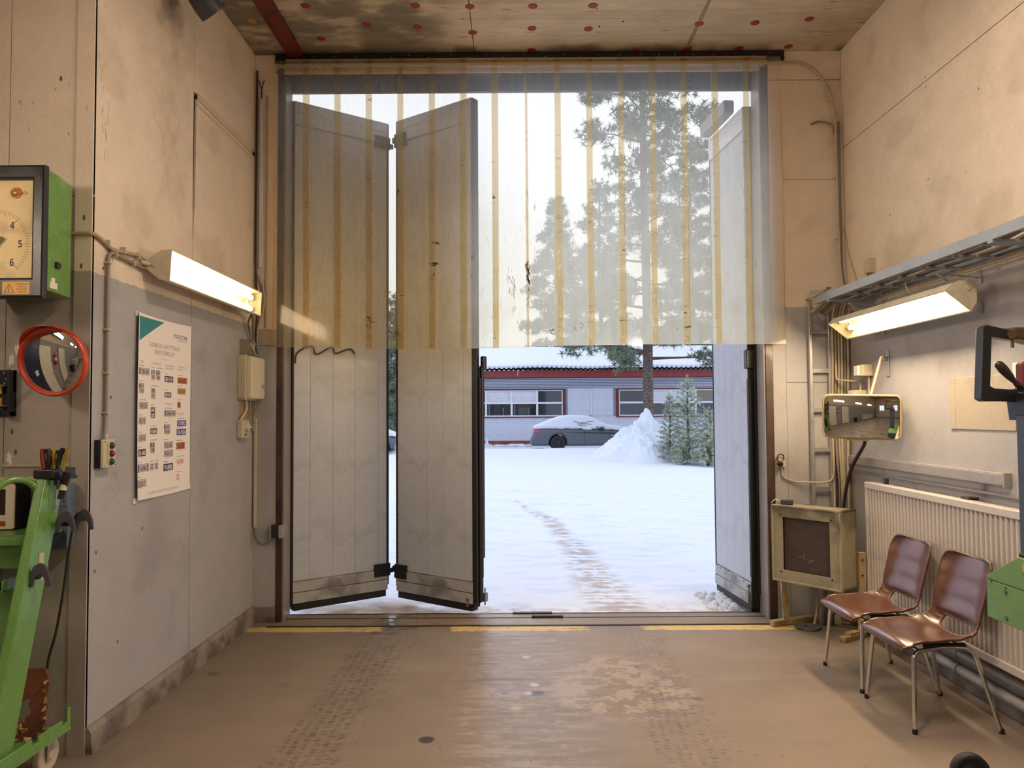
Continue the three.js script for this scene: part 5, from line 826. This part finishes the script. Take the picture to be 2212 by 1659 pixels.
// ================= the yard =================
const mSnow = mat(0xd3d8e2, .9, { bumpMap: bumpFine, bumpScale: .004 });
const groundY = (x, z) => { const d = -z - 6.33; return -.035 + .135 * smooth(0, 24, d) + .12 * (fbm(x * .35 + 9, z * .35, 3) - .5) * smooth(.3, 4, d) + .05 * (fbm(x * 1.6, z * 1.2 + 3, 3) - .5) * smooth(.1, 2, d) + .012 * (fbm(x * 7, z * 7, 2) - .5) + .16 * smooth(.8, .2, Math.abs(z + 30.6 + .3 * Math.sin(x)) / .9) * (x < 4 ? 1 : .3) + .05 * smooth(.7, .1, Math.abs(z + 21.2 + .5 * Math.sin(x * .4)) / .7); };
function snowPatch(x0, x1, z0, z1, nx, nz, uvIn) {
  const pos = [], idx = [], uv = [];
  for (let j = 0; j <= nz; j++) for (let i = 0; i <= nx; i++) { const x = x0 + (x1 - x0) * i / nx, z = z0 + (z1 - z0) * j / nz; pos.push(x, groundY(x, z), z); uv.push(uvIn ? i / nx : x, uvIn ? j / nz : z); }
  for (let j = 0; j < nz; j++) for (let i = 0; i < nx; i++) { const a = j * (nx + 1) + i; idx.push(a, a + 1, a + nx + 2, a, a + nx + 2, a + nx + 1); }
  let g = new THREE.BufferGeometry(); g.setAttribute('position', new THREE.Float32BufferAttribute(pos, 3)); g.setAttribute('uv', new THREE.Float32BufferAttribute(uv, 2)); g.setIndex(idx); g.computeVertexNormals(); g = g.toNonIndexed(); g.userData.keep = true; return g;
}
{
  const X0 = -3, X1 = 4.2, Z0 = -6.33, Z1 = -16.33, W = 1200, Hh = 1600;
  const path = [[.9, -6.3, .30], [.84, -7.4, .27], [.75, -8.9, .22], [.67, -10.4, .19], [.56, -12, .16], [.25, -13.4, .12], [-.1, -14.6, .05]];
  const c = canvas(W, Hh, (x, w, h) => {
    pixels(x, w, h, (u, v) => {
      const X = X0 + u * (X1 - X0), Z = Z0 + (1 - v) * (Z1 - Z0); let m = 0;
      for (let k = 0; k < path.length - 1; k++) if (Z <= path[k][1] && Z >= path[k + 1][1]) { const t = (Z - path[k][1]) / (path[k + 1][1] - path[k][1]), cx = path[k][0] + t * (path[k + 1][0] - path[k][0]), wd = path[k][2] + t * (path[k + 1][2] - path[k][2]); m = smooth(1.3, .3, Math.abs(X - cx + .08 * (fbm(X * 3, Z * 3, 2) - .5)) / wd) * smooth(0, .12, wd); }
      const rid = fbm(X * 2.2, Z * 24, 3), rough = fbm(X * 12, Z * 12, 3);
      let d = m * smooth(.40, .6, .55 * rid + .45 * rough) * .8;
      d = Math.max(d, .7 * smooth(-6.85, -6.4, Z + .25 * (rough - .5)) * smooth(.4, .62, rough) * (X < 0 ? 1 : .6));
      if (X < -.3) d = Math.max(d, .85 * smooth(-7.3, -6.6, Z) * smooth(.34, .6, fbm(X * 4, Z * 7, 4)));
      const n = 1 + .02 * (vnoise(X * 60, Z * 60) - .5);
      const bl = 10 * smooth(.5, .7, fbm(X * 3.2, Z * 9, 4)); return [(211 - 44 * d - bl) * n, (216 - 66 * d - bl * .8) * n, (226 - 86 * d - bl * .4) * n];
    });
    // faint older ruts sweeping off to the left
    for (let i = 0; i < 70; i++) { const t = rnd(), X = -.2 - 1.6 * t + rnd(-.15, .15), Z = -8.2 - 4.6 * t; x.strokeStyle = `rgba(190,176,168,${rnd(.1, .3)})`; x.lineWidth = rnd(1, 2.5); const p = (X - X0) / (X1 - X0) * w, q = (Z - Z0) / (Z1 - Z0) * h; x.beginPath(); x.moveTo(p, q); x.lineTo(p + rnd(10, 40), q + rnd(-3, 6)); x.stroke(); }
  });
  struct('ground', snowPatch(X0, X1, Z0, Z1, 130, 160, true), mat(0xffffff, .85, { map: ctex(c), bumpMap: bumpFine, bumpScale: .003 }));
  struct('ground', [snowPatch(X1, 26, Z0, Z1, 50, 40), snowPatch(-26, X0, Z0, Z1, 50, 40), snowPatch(-60, 60, Z1 + .35, -75, 220, 150).translate(0, -.02, 0)], mSnow);
  const clods = []; for (let i = 0; i < 60; i++) { const z = rnd(-7.1, -6.5), x = 1.95 - (-6.4 - z) * -.0 - Math.abs(rnd(-.28, .1)) - .03, s = rnd(.008, .035); clods.push(T(new THREE.IcosahedronGeometry(s, 1), [Math.min(x, 1.86), groundY(x, z) + s * .3, z], [rnd(0, 3), rnd(0, 3), 0], [1.3, .7, 1])); }
  const s = solo('snow_crumbs', clods, mSnow, 'small loose crumbs of snow on the ground along the right door leaf', 'snow'); s.userData.kind = 'stuff';
}
{ // ploughed heap
  const pos = [], idx = [], n = 90, cx = 4.5, cz = -25.9;
  for (let j = 0; j <= n; j++) for (let i = 0; i <= n; i++) {
    const u = i / n * 2 - 1, v = j / n * 2 - 1, r = Math.hypot(u, v), lump = fbm(u * 5 + 3, v * 5, 4);
    const hgt = .98 * Math.max(0, (1 - Math.min(1, r * (1.0 + .3 * (fbm(u * 2 + 8, v * 2, 3) - .5))) ** 1.9)) * (.6 + .9 * lump) + (r < .95 ? .26 * (vnoise(u * 12, v * 12) - .35) * (1 - r) + .16 * (vnoise(u * 26 + 4, v * 26) - .4) * (1 - r * .8) + .05 * vnoise(u * 60, v * 60) : 0) + .34 * smooth(.24, .02, Math.hypot(u + .03, v));
    const x = cx + u * 2.0, z = cz + v * 1.7; pos.push(x, groundY(x, z) - .06 + hgt, z);
  }
  for (let j = 0; j < n; j++) for (let i = 0; i < n; i++) { const a = j * (n + 1) + i; idx.push(a, a + n + 2, a + 1, a, a + n + 1, a + n + 2); }
  const g = new THREE.BufferGeometry(); g.setAttribute('position', new THREE.Float32BufferAttribute(pos, 3)); g.setIndex(idx); g.computeVertexNormals();
  solo('snow_heap', g, mSnow, 'lumpy white heap of ploughed snow in front of the parked car', 'snow heap');
}
// long low workshop building across the yard
{
  const Z = -38, t = thing('building', 'long low grey building with red fascia, red framed windows and snow on its roof', 'building', [0, 0, -41]);
  const wall = P(0xd6dae8, .6), red = P(0x8e2c28, .6), dkred = P(0x6a1f28, .55), white = P(0xf0f1f4, .5), pane = mat(0x20262c, .06, { clearcoat: .5 }), panel = P(0xdfe2ea, .5), blind = P(0x8c8074, .7);
  part('wall', [span(-26, 26, .3, 1.5, Z - 8, Z)], wall, t); part('wall', span(-26, 26, 1.5, 3.5, Z - 8, Z - .12), wall, t);
  part('plinth', span(-26, 26, -.1, .315, Z - 8, Z + .04), P(0x9c4a38, .7, { map: TX.worn }), t);
  for (const [x0, x1] of [[2.66, 3.78], [3.86, 4.92]]) part('wall_panel', span(x0, x1, 1.52, 2.86, Z - .1, Z - .02), wall, t);
  part('wall_strip', span(3.79, 3.85, 1.55, 2.84, Z - .1, Z + .01), white, t);
  part('wall_seam', span(-26, 26, 1.5, 1.52, Z - .02, Z + .012), P(0xb6bac2, .5), t);
  for (const x of [1.25, -1.6, 6.4, 9.2]) part('wall_joint', span(x, x + .02, .32, 1.5, Z - .02, Z + .008), white, t);
  part('siding_back', span(-26, 26, 2.84, 3.43, Z - .1, Z - .03), P(0x70768a, .6), t);
  for (let i = 0; i < 7; i++) part('siding_slat', T(prism([[0, 0], [.05, .008], [.06, .046], [.0, .056]], 52, .0), [0, 2.865 + i * .078, Z - .04], [0, Math.PI / 2, 0], [-1, 1, 1]).translate(0, 0, 0), P(0xd2d6e4, .5), t);
  part('fascia', [span(-26, .2, 3.42, 3.75, Z + .35, Z + .4)], red, t); part('fascia', span(.21, 26, 3.42, 3.75, Z + .35, Z + .4), red, t); part('soffit', span(-26, 26, 3.40, 3.43, Z - .1, Z + .36), dkred, t);
  // window bands: cells 1.26 m wide, upper and lower panes
  for (const [x0, cells] of [[-7.7, ['d', 'p', 'd', 'p', 'd', 'p', 'p', 'd']], [5.19, ['d', 'p', 'p', 'b', 'd', 'p', 'd']]]) {
    const n = cells.length, x1 = x0 + n * 1.265, f = part('window', [span(x0 - .14, x0, 1.44, 2.86, Z - .08, Z + .06), span(x1, x1 + .14, 1.44, 2.86, Z - .08, Z + .06), span(x0, x1, 1.44, 1.5, Z - .08, Z + .06), span(x0, x1, 2.80, 2.86, Z - .08, Z + .06)], dkred, t);
    part('frame', [span(x0, x1, 1.5, 1.56, Z - .07, Z + .03), span(x0, x1, 2.75, 2.80, Z - .07, Z + .03), span(x0, x1, 2.12, 2.21, Z - .07, Z + .03), ...Array.from({ length: n + 1 }, (_, i) => span(x0 + i * 1.265 - .05, x0 + i * 1.265 + .05, 1.5, 2.8, Z - .07, Z + .02))], white, f);
    cells.forEach((k, i) => {
      const a = x0 + i * 1.265 + .05, b = a + 1.165;
      part('pane', span(a, b, 1.56, 2.12, Z - .06, Z - .03), pane, f);
      part(k === 'd' ? 'pane' : 'panel', span(a, b, 2.21, 2.75, Z - .06, Z - .03), k === 'd' ? pane : k === 'p' ? panel : blind, f);
      if (k === 'p') part('panel', span(a + .1, b - .1, 2.26, 2.7, Z - .035, Z - .015, .01), panel, f);
      if (i % 3 !== 1) part('curtain', [span(a + .06, a + .14, 1.58, 2.1, Z - .032, Z - .028), span(b - .4, b - .33, 1.58, 1.95, Z - .032, Z - .028)], P(0x5b6270, .6), f);
    });
  }
  // corrugated eaves under the snow
  const w = []; for (let i = 0; i <= 52 * 26; i++) { const x = -26 + i / 26, s = .05 * Math.cos(x * 2 * Math.PI / .235); w.push([x, s]); }
  const cor = prism([...w, ...w.map(([a, b]) => [a, b - .03]).reverse()], 1.2); cor.rotateX(.2).translate(0, 3.87, Z - .12);
  part('corrugated_sheet', cor, P(0x6c5c5a, .7), t);
  const sn = sheet((u, v) => { const x = -26 + 52 * u, z = Z + .36 - 8.2 * v; return [x, 3.83 + .10 + 1.66 * v + .02 * Math.sin(x * 1.3) + .04 * Math.max(0, 1 - v * 12) * Math.cos(x * 2 * Math.PI / .235) + .05 * (fbm(x * .5, v * 4, 3) - .5), z]; }, 900, 6, .10);
  part('snow_cover', sn, mSnow, t);
  part('back_slope', T(span(-26, 26, -.1, .1, -2.5, 0), [0, 5.45, Z - 7.9], [-.2, 0, 0]), mSnow, t);
  const lw = []; for (let i = 0; i < 30; i++) lw.push(T(new THREE.IcosahedronGeometry(rnd(.06, .16), 1), [rnd(-2, .7), groundY(0, -37) + rnd(0, .06), rnd(-37.6, -36.8)], [0, 0, 0], [1.6, .7, 1]));
  lw.push(T(new THREE.ConeGeometry(.14, .55, 8), [-1.3, .3, -36.9]));
  const sc = solo('snow_lumps', lw, mSnow, 'snow lumps and crust along the foot of the grey building', 'snow'); sc.userData.kind = 'stuff';
}
// snowed-in saloon car
function makeCar(label) {
  const t = thing('car', label, 'car', null), zx = (a) => (a - 512) * .00493 - 2.28, zy = (b) => (940 - b) * .00493 + .22;     // outline units to metres, origin mid car on the ground
  const arch = (cx, r) => { const o = []; for (let k = 0; k <= 10; k++) { const a = Math.PI - Math.PI * k / 10; o.push([cx + r * Math.cos(a), .335 + r * Math.sin(a)]); } return o; };
  const wr = zx(748), wf = zx(1318);
  const body = [[zx(520), .22], [zx(512), .36], [zx(516), .5], [zx(535), .66], [zx(545), .80], [zx(556), .905], [zx(600), .93], [zx(760), .925], [zx(980), .915], [zx(1150), .89], [zx(1290), .83], [zx(1400), .72], [zx(1432), .6], [zx(1440), .42], [zx(1430), .24], [wf + .38, .23], ...arch(wf, .37).reverse(), [wf - .38, .21], [wr + .38, .21], ...arch(wr, .37).reverse(), [wr - .38, .22]];
  const paint = mat(0x4a4e5a, .4, { clearcoat: .6, clearcoatRoughness: .2 });
  part('body', prism(body, 1.78, .09), paint, t);
  part('cabin', prism([[zx(640), .9], [zx(700), 1.14], [zx(800), 1.33], [zx(920), 1.39], [zx(1020), 1.33], [zx(1150), .95], [zx(1160), .88]], 1.5, .08), mat(0x15181c, .15), t);
  const edge = []; for (let i = 0; i <= 40; i++) { const a = 560 + i * 18, X = zx(a); edge.push([X, .915 - (a > 1100 ? (a - 1100) * .00042 : 0) + .05 * (fbm(i * .7, 4, 3) - .5) + (a > 960 && a < 1030 ? -.08 : 0)]); }
  const sn = [[zx(545), .94], [zx(536), 1.0], [zx(545), 1.05], [zx(620), 1.2], [zx(700), 1.36], [zx(770), 1.47], [zx(840), 1.52], [zx(920), 1.525], [zx(1000), 1.49], [zx(1060), 1.39], [zx(1120), 1.24], [zx(1180), 1.12], [zx(1240), 1.07], [zx(1320), 1.0], [zx(1400), .86], [zx(1438), .76], [zx(1428), .70], ...edge.reverse()];
  part('snow_cover', prism(sn, 1.70, .12), mSnow, t, 'thick snow on roof and bonnet');
  for (const [x0, y0, x1, y1] of [[880, 730, 930, 742], [920, 742, 1000, 740], [910, 755, 960, 752], [950, 748, 1040, 758], [930, 765, 990, 768], [1000, 735, 1060, 728], [790, 795, 830, 800]]) part('bare_patch', T(bar([zx(x0), zy(y0), .86], [zx(x1), zy(y1), .86], .03, .014), [0, 0, 0]), mat(0x4a4e56, .5), t);
  for (const s of [-1, 1]) {
    part('mirror', [T(span(-.09, .09, -.06, .06, -.06, .06, .04), [zx(1125), .94, s * .93]), bar([zx(1060), 1.09, s * .80], [zx(1100), .96, s * .88], .02, .03)], M.blackPlastic, t);
    part('tail_lamp', [span(zx(545), zx(595), .78, .9, s * .84 - .06, s * .84 + .055, .02)], mat(0xc2404a, .25), t);
    part('indicator', span(zx(1205), zx(1232), .65, .67, s * .885 - .01, s * .895), mat(0xe8dccb, .3), t);
    part('door_seam', [span(zx(974), zx(976), .26, .9, s * .88 - .012, s * .8925), span(zx(1196), zx(1198), .26, .86, s * .88 - .012, s * .8925), bar([zx(765), .9, s * .89], [zx(830), .45, s * .89], .004, .008)], M.dark, t);
    for (const cx of [wr, wf]) {
      const w = part('wheel', turned([[.21, -.1], [.30, -.105], [.325, -.09], [.335, -.05], [.335, .05], [.325, .09], [.30, .105], [.21, .1]], 32).rotateX(Math.PI / 2).translate(cx, .335, s * .76), M.rubber, t);
      part('rim', [T(turned([[.2, .05], [.215, .06], [.215, -.06], [.2, -.05]], 28).rotateX(Math.PI / 2), [cx, .335, s * .80]), ...[0, 1, 2, 3, 4].map((k) => rod([cx + .05 * Math.cos(k * 1.2566), .335 + .05 * Math.sin(k * 1.2566), s * .84], [cx + .205 * Math.cos(k * 1.2566), .335 + .205 * Math.sin(k * 1.2566), s * .84], .022)), cyl(.06, .02, [cx, .335, s * .85], [Math.PI / 2, 0, 0]), cyl(.205, .02, [cx, .335, s * .72], [Math.PI / 2, 0, 0])], P(0x3a3b3f, .4, { metalness: .5 }), w);
    }
  }
  return t;
}
{
  const car = makeCar('dark grey saloon car buried under snow, parked before the grey building'); car.position.set(2.98, .05, -33.5);
  const c2 = car.clone(); c2.name = numbered('car'); scene.add(c2); c2.position.set(-6.95, .06, -31.0); c2.userData.label = 'snow covered car showing in the narrow gap between the folded door leaves';
}
// ---------- trees ----------
const barkC = canvas(256, 512, (x, w, h) => pixels(x, w, h, (u, v) => { const n = 255 * (.55 + .45 * smooth(.3, .7, tileNoise(u * 1, v, 26, 2) * .5 + .5 * fbm(u * 40, v * 14, 3))); return [n, n, n]; })), barkTex = ctex(barkC, true, .8), barkBump = ctex(barkC, false, .8);
const tuftG = (n, len, w, s) => { const pos = []; let q = s; const r = () => { q = (q * 16807) % 2147483647; return q / 2147483647; }; for (let i = 0; i < n; i++) { const d = V(r() * 2 - 1, r() * 1.5 - .45, r() * 2 - 1).normalize(), a = V(r() - .5, r() - .5, r() - .5).cross(d).normalize().multiplyScalar(w), e = d.clone().multiplyScalar(len * (.6 + .4 * r())); pos.push(a.x, a.y, a.z, -a.x, -a.y, -a.z, e.x, e.y, e.z); } const g = new THREE.BufferGeometry(); g.setAttribute('position', new THREE.Float32BufferAttribute(pos, 3)); g.computeVertexNormals(); return g; };
const bigTuft = tuftG(14, .27, .02, 77), youngTuft = tuftG(16, .13, .008, 99);
const mNeedle = mat(0x78826e, .9, { side: THREE.DoubleSide }), mNeedlePale = mat(0xaeb8a2, .9, { side: THREE.DoubleSide }), mBark = mat(0x857468, .95, { map: barkTex, bumpMap: barkBump, bumpScale: .03 }), mBarkUp = P(0x7a5138, .9, { map: TX.worn });
function foliage(parent, geo, m, list) {
  const im = new THREE.InstancedMesh(geo, m, list.length), o = new THREE.Object3D(), c = new THREE.Color();
  list.forEach(([x, y, z, s], i) => { o.position.set(x, y, z); o.rotation.set(rnd(-.5, .5), rnd(0, 6.3), rnd(-.5, .5)); o.scale.setScalar(s); o.updateMatrix(); im.setMatrixAt(i, o.matrix); const k = rnd(.7, 1.25); im.setColorAt(i, c.setRGB(k, k, k * rnd(.9, 1.05))); });
  im.name = 'foliage'; im.userData.kind = 'stuff'; im.castShadow = im.receiveShadow = true; parent.add(im); return im;
}
function pine(label, x, z, h, crown, R, nb, dens, tr, group) {              // crown: height where the branches begin; R: reach as a function of height share
  const t = thing('pine_tree', label, 'tree', null, group); t.position.set(x, groundY(x, z) - .05, z);
  const pts = [[tr * 1.35, 0], [tr * 1.08, .5], [tr, 1.5], [tr * .93, h * .25], [tr * .75, h * .5], [tr * .5, h * .75], [.03, h]].map(([a, b]) => [a, b]);
  const tg = turned(pts, 16); { const p = tg.attributes.position; for (let i = 0; i < p.count; i++) { const a = Math.atan2(p.getZ(i), p.getX(i)), k = 1 + .12 * (vnoise(a * 3 + 20, p.getY(i) * 3) - .5); p.setXYZ(i, p.getX(i) * k + .12 * Math.sin(p.getY(i) * .35) * smooth(3, 12, p.getY(i)), p.getY(i), p.getZ(i) * k); } tg.computeVertexNormals(); }
  part('trunk', tg, mBark, t);
  const bg = [], tufts = [];
  for (let b = 0; b < nb; b++) {
    const s = (b + rnd()) / nb, y = crown + (h - crown) * s, len = R(s) * rnd(.65, 1.1), az = b * 2.39996 + rnd(-.4, .4), rise = s < .25 ? rnd(-.22, .05) : rnd(-.05, .4), ca = Math.cos(az), sa = Math.sin(az);
    const P1 = [ca * len * .5, y + rise * len * .5 + .05 * len, sa * len * .5], P2 = [ca * len, y + rise * len * (s < .25 ? 1.2 : .9), sa * len];
    bg.push(rod([0, y, 0], P1, .05 * (1 - s) + .02, 5, .03), rod(P1, P2, .03 * (1 - s) + .012, 5, .008));
    const nc = Math.max(3, Math.round(len * dens));
    for (let c = 0; c < nc; c++) {
      const q = .25 + .75 * Math.sqrt(rnd()), side = rnd(-.45, .45) * len * .6 * q, cx = ca * len * q - sa * side, cz = sa * len * q + ca * side, cy = y + rise * len * q + rnd(-.25, .35), cr = rnd(.18, .42);
      for (let k = 0; k < 6; k++) tufts.push([cx + rnd(-1, 1) * cr, cy + rnd(-.55, .55) * cr, cz + rnd(-1, 1) * cr, rnd(.7, 1.3)]);
    }
  }
  part('branches', bg, mBarkUp, t);
  foliage(t, bigTuft, mNeedle, tufts);
  return t;
}
pine('tall pine whose bare trunk stands behind the snow heap and car', 5.42, -31, 21, 3.6, (s) => (s < .12 ? 3.4 : 4.2 * (1 - s) ** .5 * (.75 + .4 * Math.sin(s * 14))) , 74, 7, .205);
pine('dense dark pine behind the roof, left of the tall trunk', 3.0, -52, 16.3, 3.5, (s) => 2.6 * (1 - s) ** .7 + .3, 66, 9, .2);
pine('pine behind the roof in the middle of the group', 6.3, -55, 18.3, 4, (s) => 2.7 * (1 - s) ** .6 + .3, 60, 8, .2);
pine('broad pine behind the roof at the right of the group', 12.2, -52, 20.5, 4, (s) => 3.4 * (1 - s) ** .5, 66, 8, .22);
pine('slim pine seen through the narrow gap between the door leaves', -5.6, -36.2, 7, 1.0, (s) => 1.3 * (1 - s) ** .8 + .15, 34, 9, .09);
function youngPine(label, x, z, h, w) {
  const t = thing('young_pine', label, 'tree', null, ''); delete t.userData.group; t.position.set(x, groundY(x, z) - .03, z);
  part('trunk', turned([[.04 + h * .008, 0], [.025 + h * .004, h * .5], [.008, h]], 8), mBark, t);
  const bg = [], tufts = [], n = Math.round(h * 5) + 3;
  for (let i = 0; i < n; i++) {
    const s = i / n, y = h * (.06 + .9 * s), L = w * (1 - s) ** .75 * rnd(.75, 1.1) + .06, m = 5;
    for (let k = 0; k < m; k++) {
      const a = k / m * 6.283 + i * 1.1 + rnd(-.3, .3), up = .15 + .55 * s, ex = [Math.cos(a) * L, y + L * up, Math.sin(a) * L];
      bg.push(rod([0, y, 0], ex, .009, 4, .004));
      const q = Math.max(3, Math.round(L * 11)); for (let j = 0; j < q; j++) { const f = .25 + .75 * (j + rnd()) / q, sd = rnd(-.12, .12) * L * 2; tufts.push([ex[0] * f - Math.sin(a) * sd, y + (ex[1] - y) * f + rnd(-.02, .05), ex[2] * f + Math.cos(a) * sd, rnd(.7, 1.25)]); }
    }
  }
  for (let j = 0; j < 6; j++) tufts.push([0, h - .04 * j, 0, .8]);
  part('branches', bg, mBark, t); foliage(t, youngTuft, mNeedlePale, tufts); return t;
}
youngPine('tallest young pine right of the snow heap', 5.42, -24, 2.75, .85);
youngPine('slender young pine just left of the tallest one by the snow heap', 4.98, -24.6, 2.25, .5);
youngPine('bushy young pine right of the tallest one near the door leaf', 6.0, -23.6, 1.75, .75);
youngPine('smallest young pine low in front near the right door leaf', 5.75, -22.9, 1.05, .55);
youngPine('young pine furthest right, mostly behind the right door leaf', 6.7, -24.2, 2.0, .8);
youngPine('knee-high young pine between the snow heap and the tallest young pine', 5.2, -23.6, .9, .45);

// ================= the rest of the hall behind the camera (seen in the mirrors) =================
{
  const paintU = P(0xd0bea6, .65), paintL = P(0x929090, .65);
  const w = structGroup('wall_left'); part('panel', [span(-3.6, -3.4, 2.34, H, -3.9, 9.2)], paintU, w); part('panel', span(-3.6, -3.4, 0, 2.34, -3.9, 9.2), paintL, w);
  const b = structGroup('wall_back'); part('panel', [span(-4.5, 2.9, 0, 1.5, 9.2, 9.4), span(-4.5, 2.9, 2.9, H + .2, 9.2, 9.4), span(-4.5, -2.6, 1.5, 2.9, 9.2, 9.4), span(-1.4, .4, 1.5, 2.9, 9.2, 9.4), span(1.6, 2.9, 1.5, 2.9, 9.2, 9.4)], paintU, b);
  for (const [i, x] of [[0, -2.6], [1, .4]]) { const g = structGroup('window_' + (i + 1)); part('window_frame', [span(x, x + 1.2, 1.5, 1.56, 9.25, 9.33), span(x, x + 1.2, 2.84, 2.9, 9.25, 9.33), span(x, x + .06, 1.5, 2.9, 9.25, 9.33), span(x + 1.14, x + 1.2, 1.5, 2.9, 9.25, 9.33), span(x + .58, x + .62, 1.5, 2.9, 9.25, 9.33)], M.whitePlastic, g); part('pane', span(x + .06, x + 1.14, 1.56, 2.84, 9.288, 9.292), mat(0xffffff, .02, { transmission: 1, thickness: 0 }), g); }
  for (const [n, z0, z1] of [[5, -2.75, -1.75], [6, -.9, .2]]) { const d = structGroup('door_' + n); part('door_panel', span(-3.4, -3.36, .02, 2.15, z0, z1, .004), P(0xe0d8c8, .5), d); part('door_frame_strip', [span(-3.4, -3.35, 0, 2.2, z0 - .05, z0), span(-3.4, -3.35, 0, 2.2, z1, z1 + .05), span(-3.4, -3.35, 2.15, 2.2, z0, z1)], P(0x8d8a86, .5), d); part('door_handle', [rod([-3.36, 1.05, z1 - .08], [-3.3, 1.05, z1 - .08], .01), rod([-3.3, 1.05, z1 - .08], [-3.3, 1.05, z1 - .2], .01)], M.steel, d); }
  const e = thing('fire_extinguisher', 'red fire extinguisher hung between two white doors, seen in the mirrors', 'extinguisher', [-3.28, 1.35, -1.45]);
  part('cylinder', turned([[0, 0], [.075, .0], [.08, .02], [.08, .4], [.06, .46], [.025, .48], [.025, .52], [0, .52]], 20).translate(-3.29, 1.35, -1.45), mat(0xb01a14, .3), e); part('valve', [cyl(.02, .06, [-3.29, 1.89, -1.45]), bar([-3.29, 1.92, -1.45], [-3.18, 1.94, -1.45], .02, .015)], M.blackPlastic, e); part('label', cyl(.0812, .14, [-3.29, 1.6, -1.45]), M.whitePlastic, e);
  const n = thing('locker', 'tall navy blue locker by the left wall, seen in the round mirror', 'locker', [-3.1, 0, -3.25]); part('body', span(-3.38, -2.95, .03, 2.5, -3.7, -2.85, .006), P(0x1c2740, .45), n); part('locker_door', span(-2.952, -2.94, .06, 2.46, -3.68, -2.87, .003), P(0x1f2b48, .45), n); part('door_sticker', span(-2.941, -2.938, 1.5, 1.6, -3.1, -3.0), M.whitePlastic, n);
  const c = thing('workbench', 'long pale bench along the far left wall, seen small in the rectangular mirror', 'bench', [-3.1, 0, 4.2]);
  part('bench_top', span(-3.38, -2.8, .88, .93, 2.6, 6.2, .005), P(0xb6aa94, .5), c); for (let i = 0; i < 4; i++) part('cupboard_door', span(-2.84, -2.82, .1, .86, 2.62 + i * .9, 3.48 + i * .9, .004), P(0xc9c2b2, .5), c); part('carcass', span(-3.38, -2.84, .06, .88, 2.62, 6.18), P(0xa39c8e, .6), c);
  const s = thing('bin', 'dark waste bin by the left wall, seen small in the mirrors', 'bin', [-3.1, 0, 1.3]); part('tub', turned([[0, 0], [.2, 0], [.24, .6], [.22, .6], [.185, .03], [0, .03]], 24).translate(-3.1, 0, 1.3), P(0x26272a, .5), s);
  // more tube lamps of the same kind further back in the hall
  const mk = (label, p, tilt, turn, power = .42) => hang(makeLamp(label, '', power), p, tilt, turn);
  mk('tube lamp above the white doors on the left wall, seen in the mirrors', [-3.23, 2.75, -1.4], -.25, 0);
  mk('second tube lamp along the left wall, seen in the rectangular mirror', [-3.23, 2.75, 2.2], -.25, 0);
  mk('third tube lamp along the left wall, furthest back', [-3.23, 2.75, 5.6], -.25, 0);
  mk('tube lamp slung under the ceiling above the camera, turned to the left wall', [.9, 4.25, -2.7], -.75, Math.PI + .42, 1.15);
  mk('unseen tube lamp added under the ceiling to brighten the right wall', [.5, 4.25, -2.6], -.7, -.42, 1.4);  // added out of view to lift the upper right wall
  mk('tube lamp on the right wall just behind the camera', [2.46, 2.6, 1.6], -.4, Math.PI);
  mk('tube lamp on the right wall further behind the camera', [2.46, 2.6, 5.2], -.4, Math.PI);
}
for (const o of scene.children) if (o.userData.group === '') delete o.userData.group;
renderer.render(scene, camera);
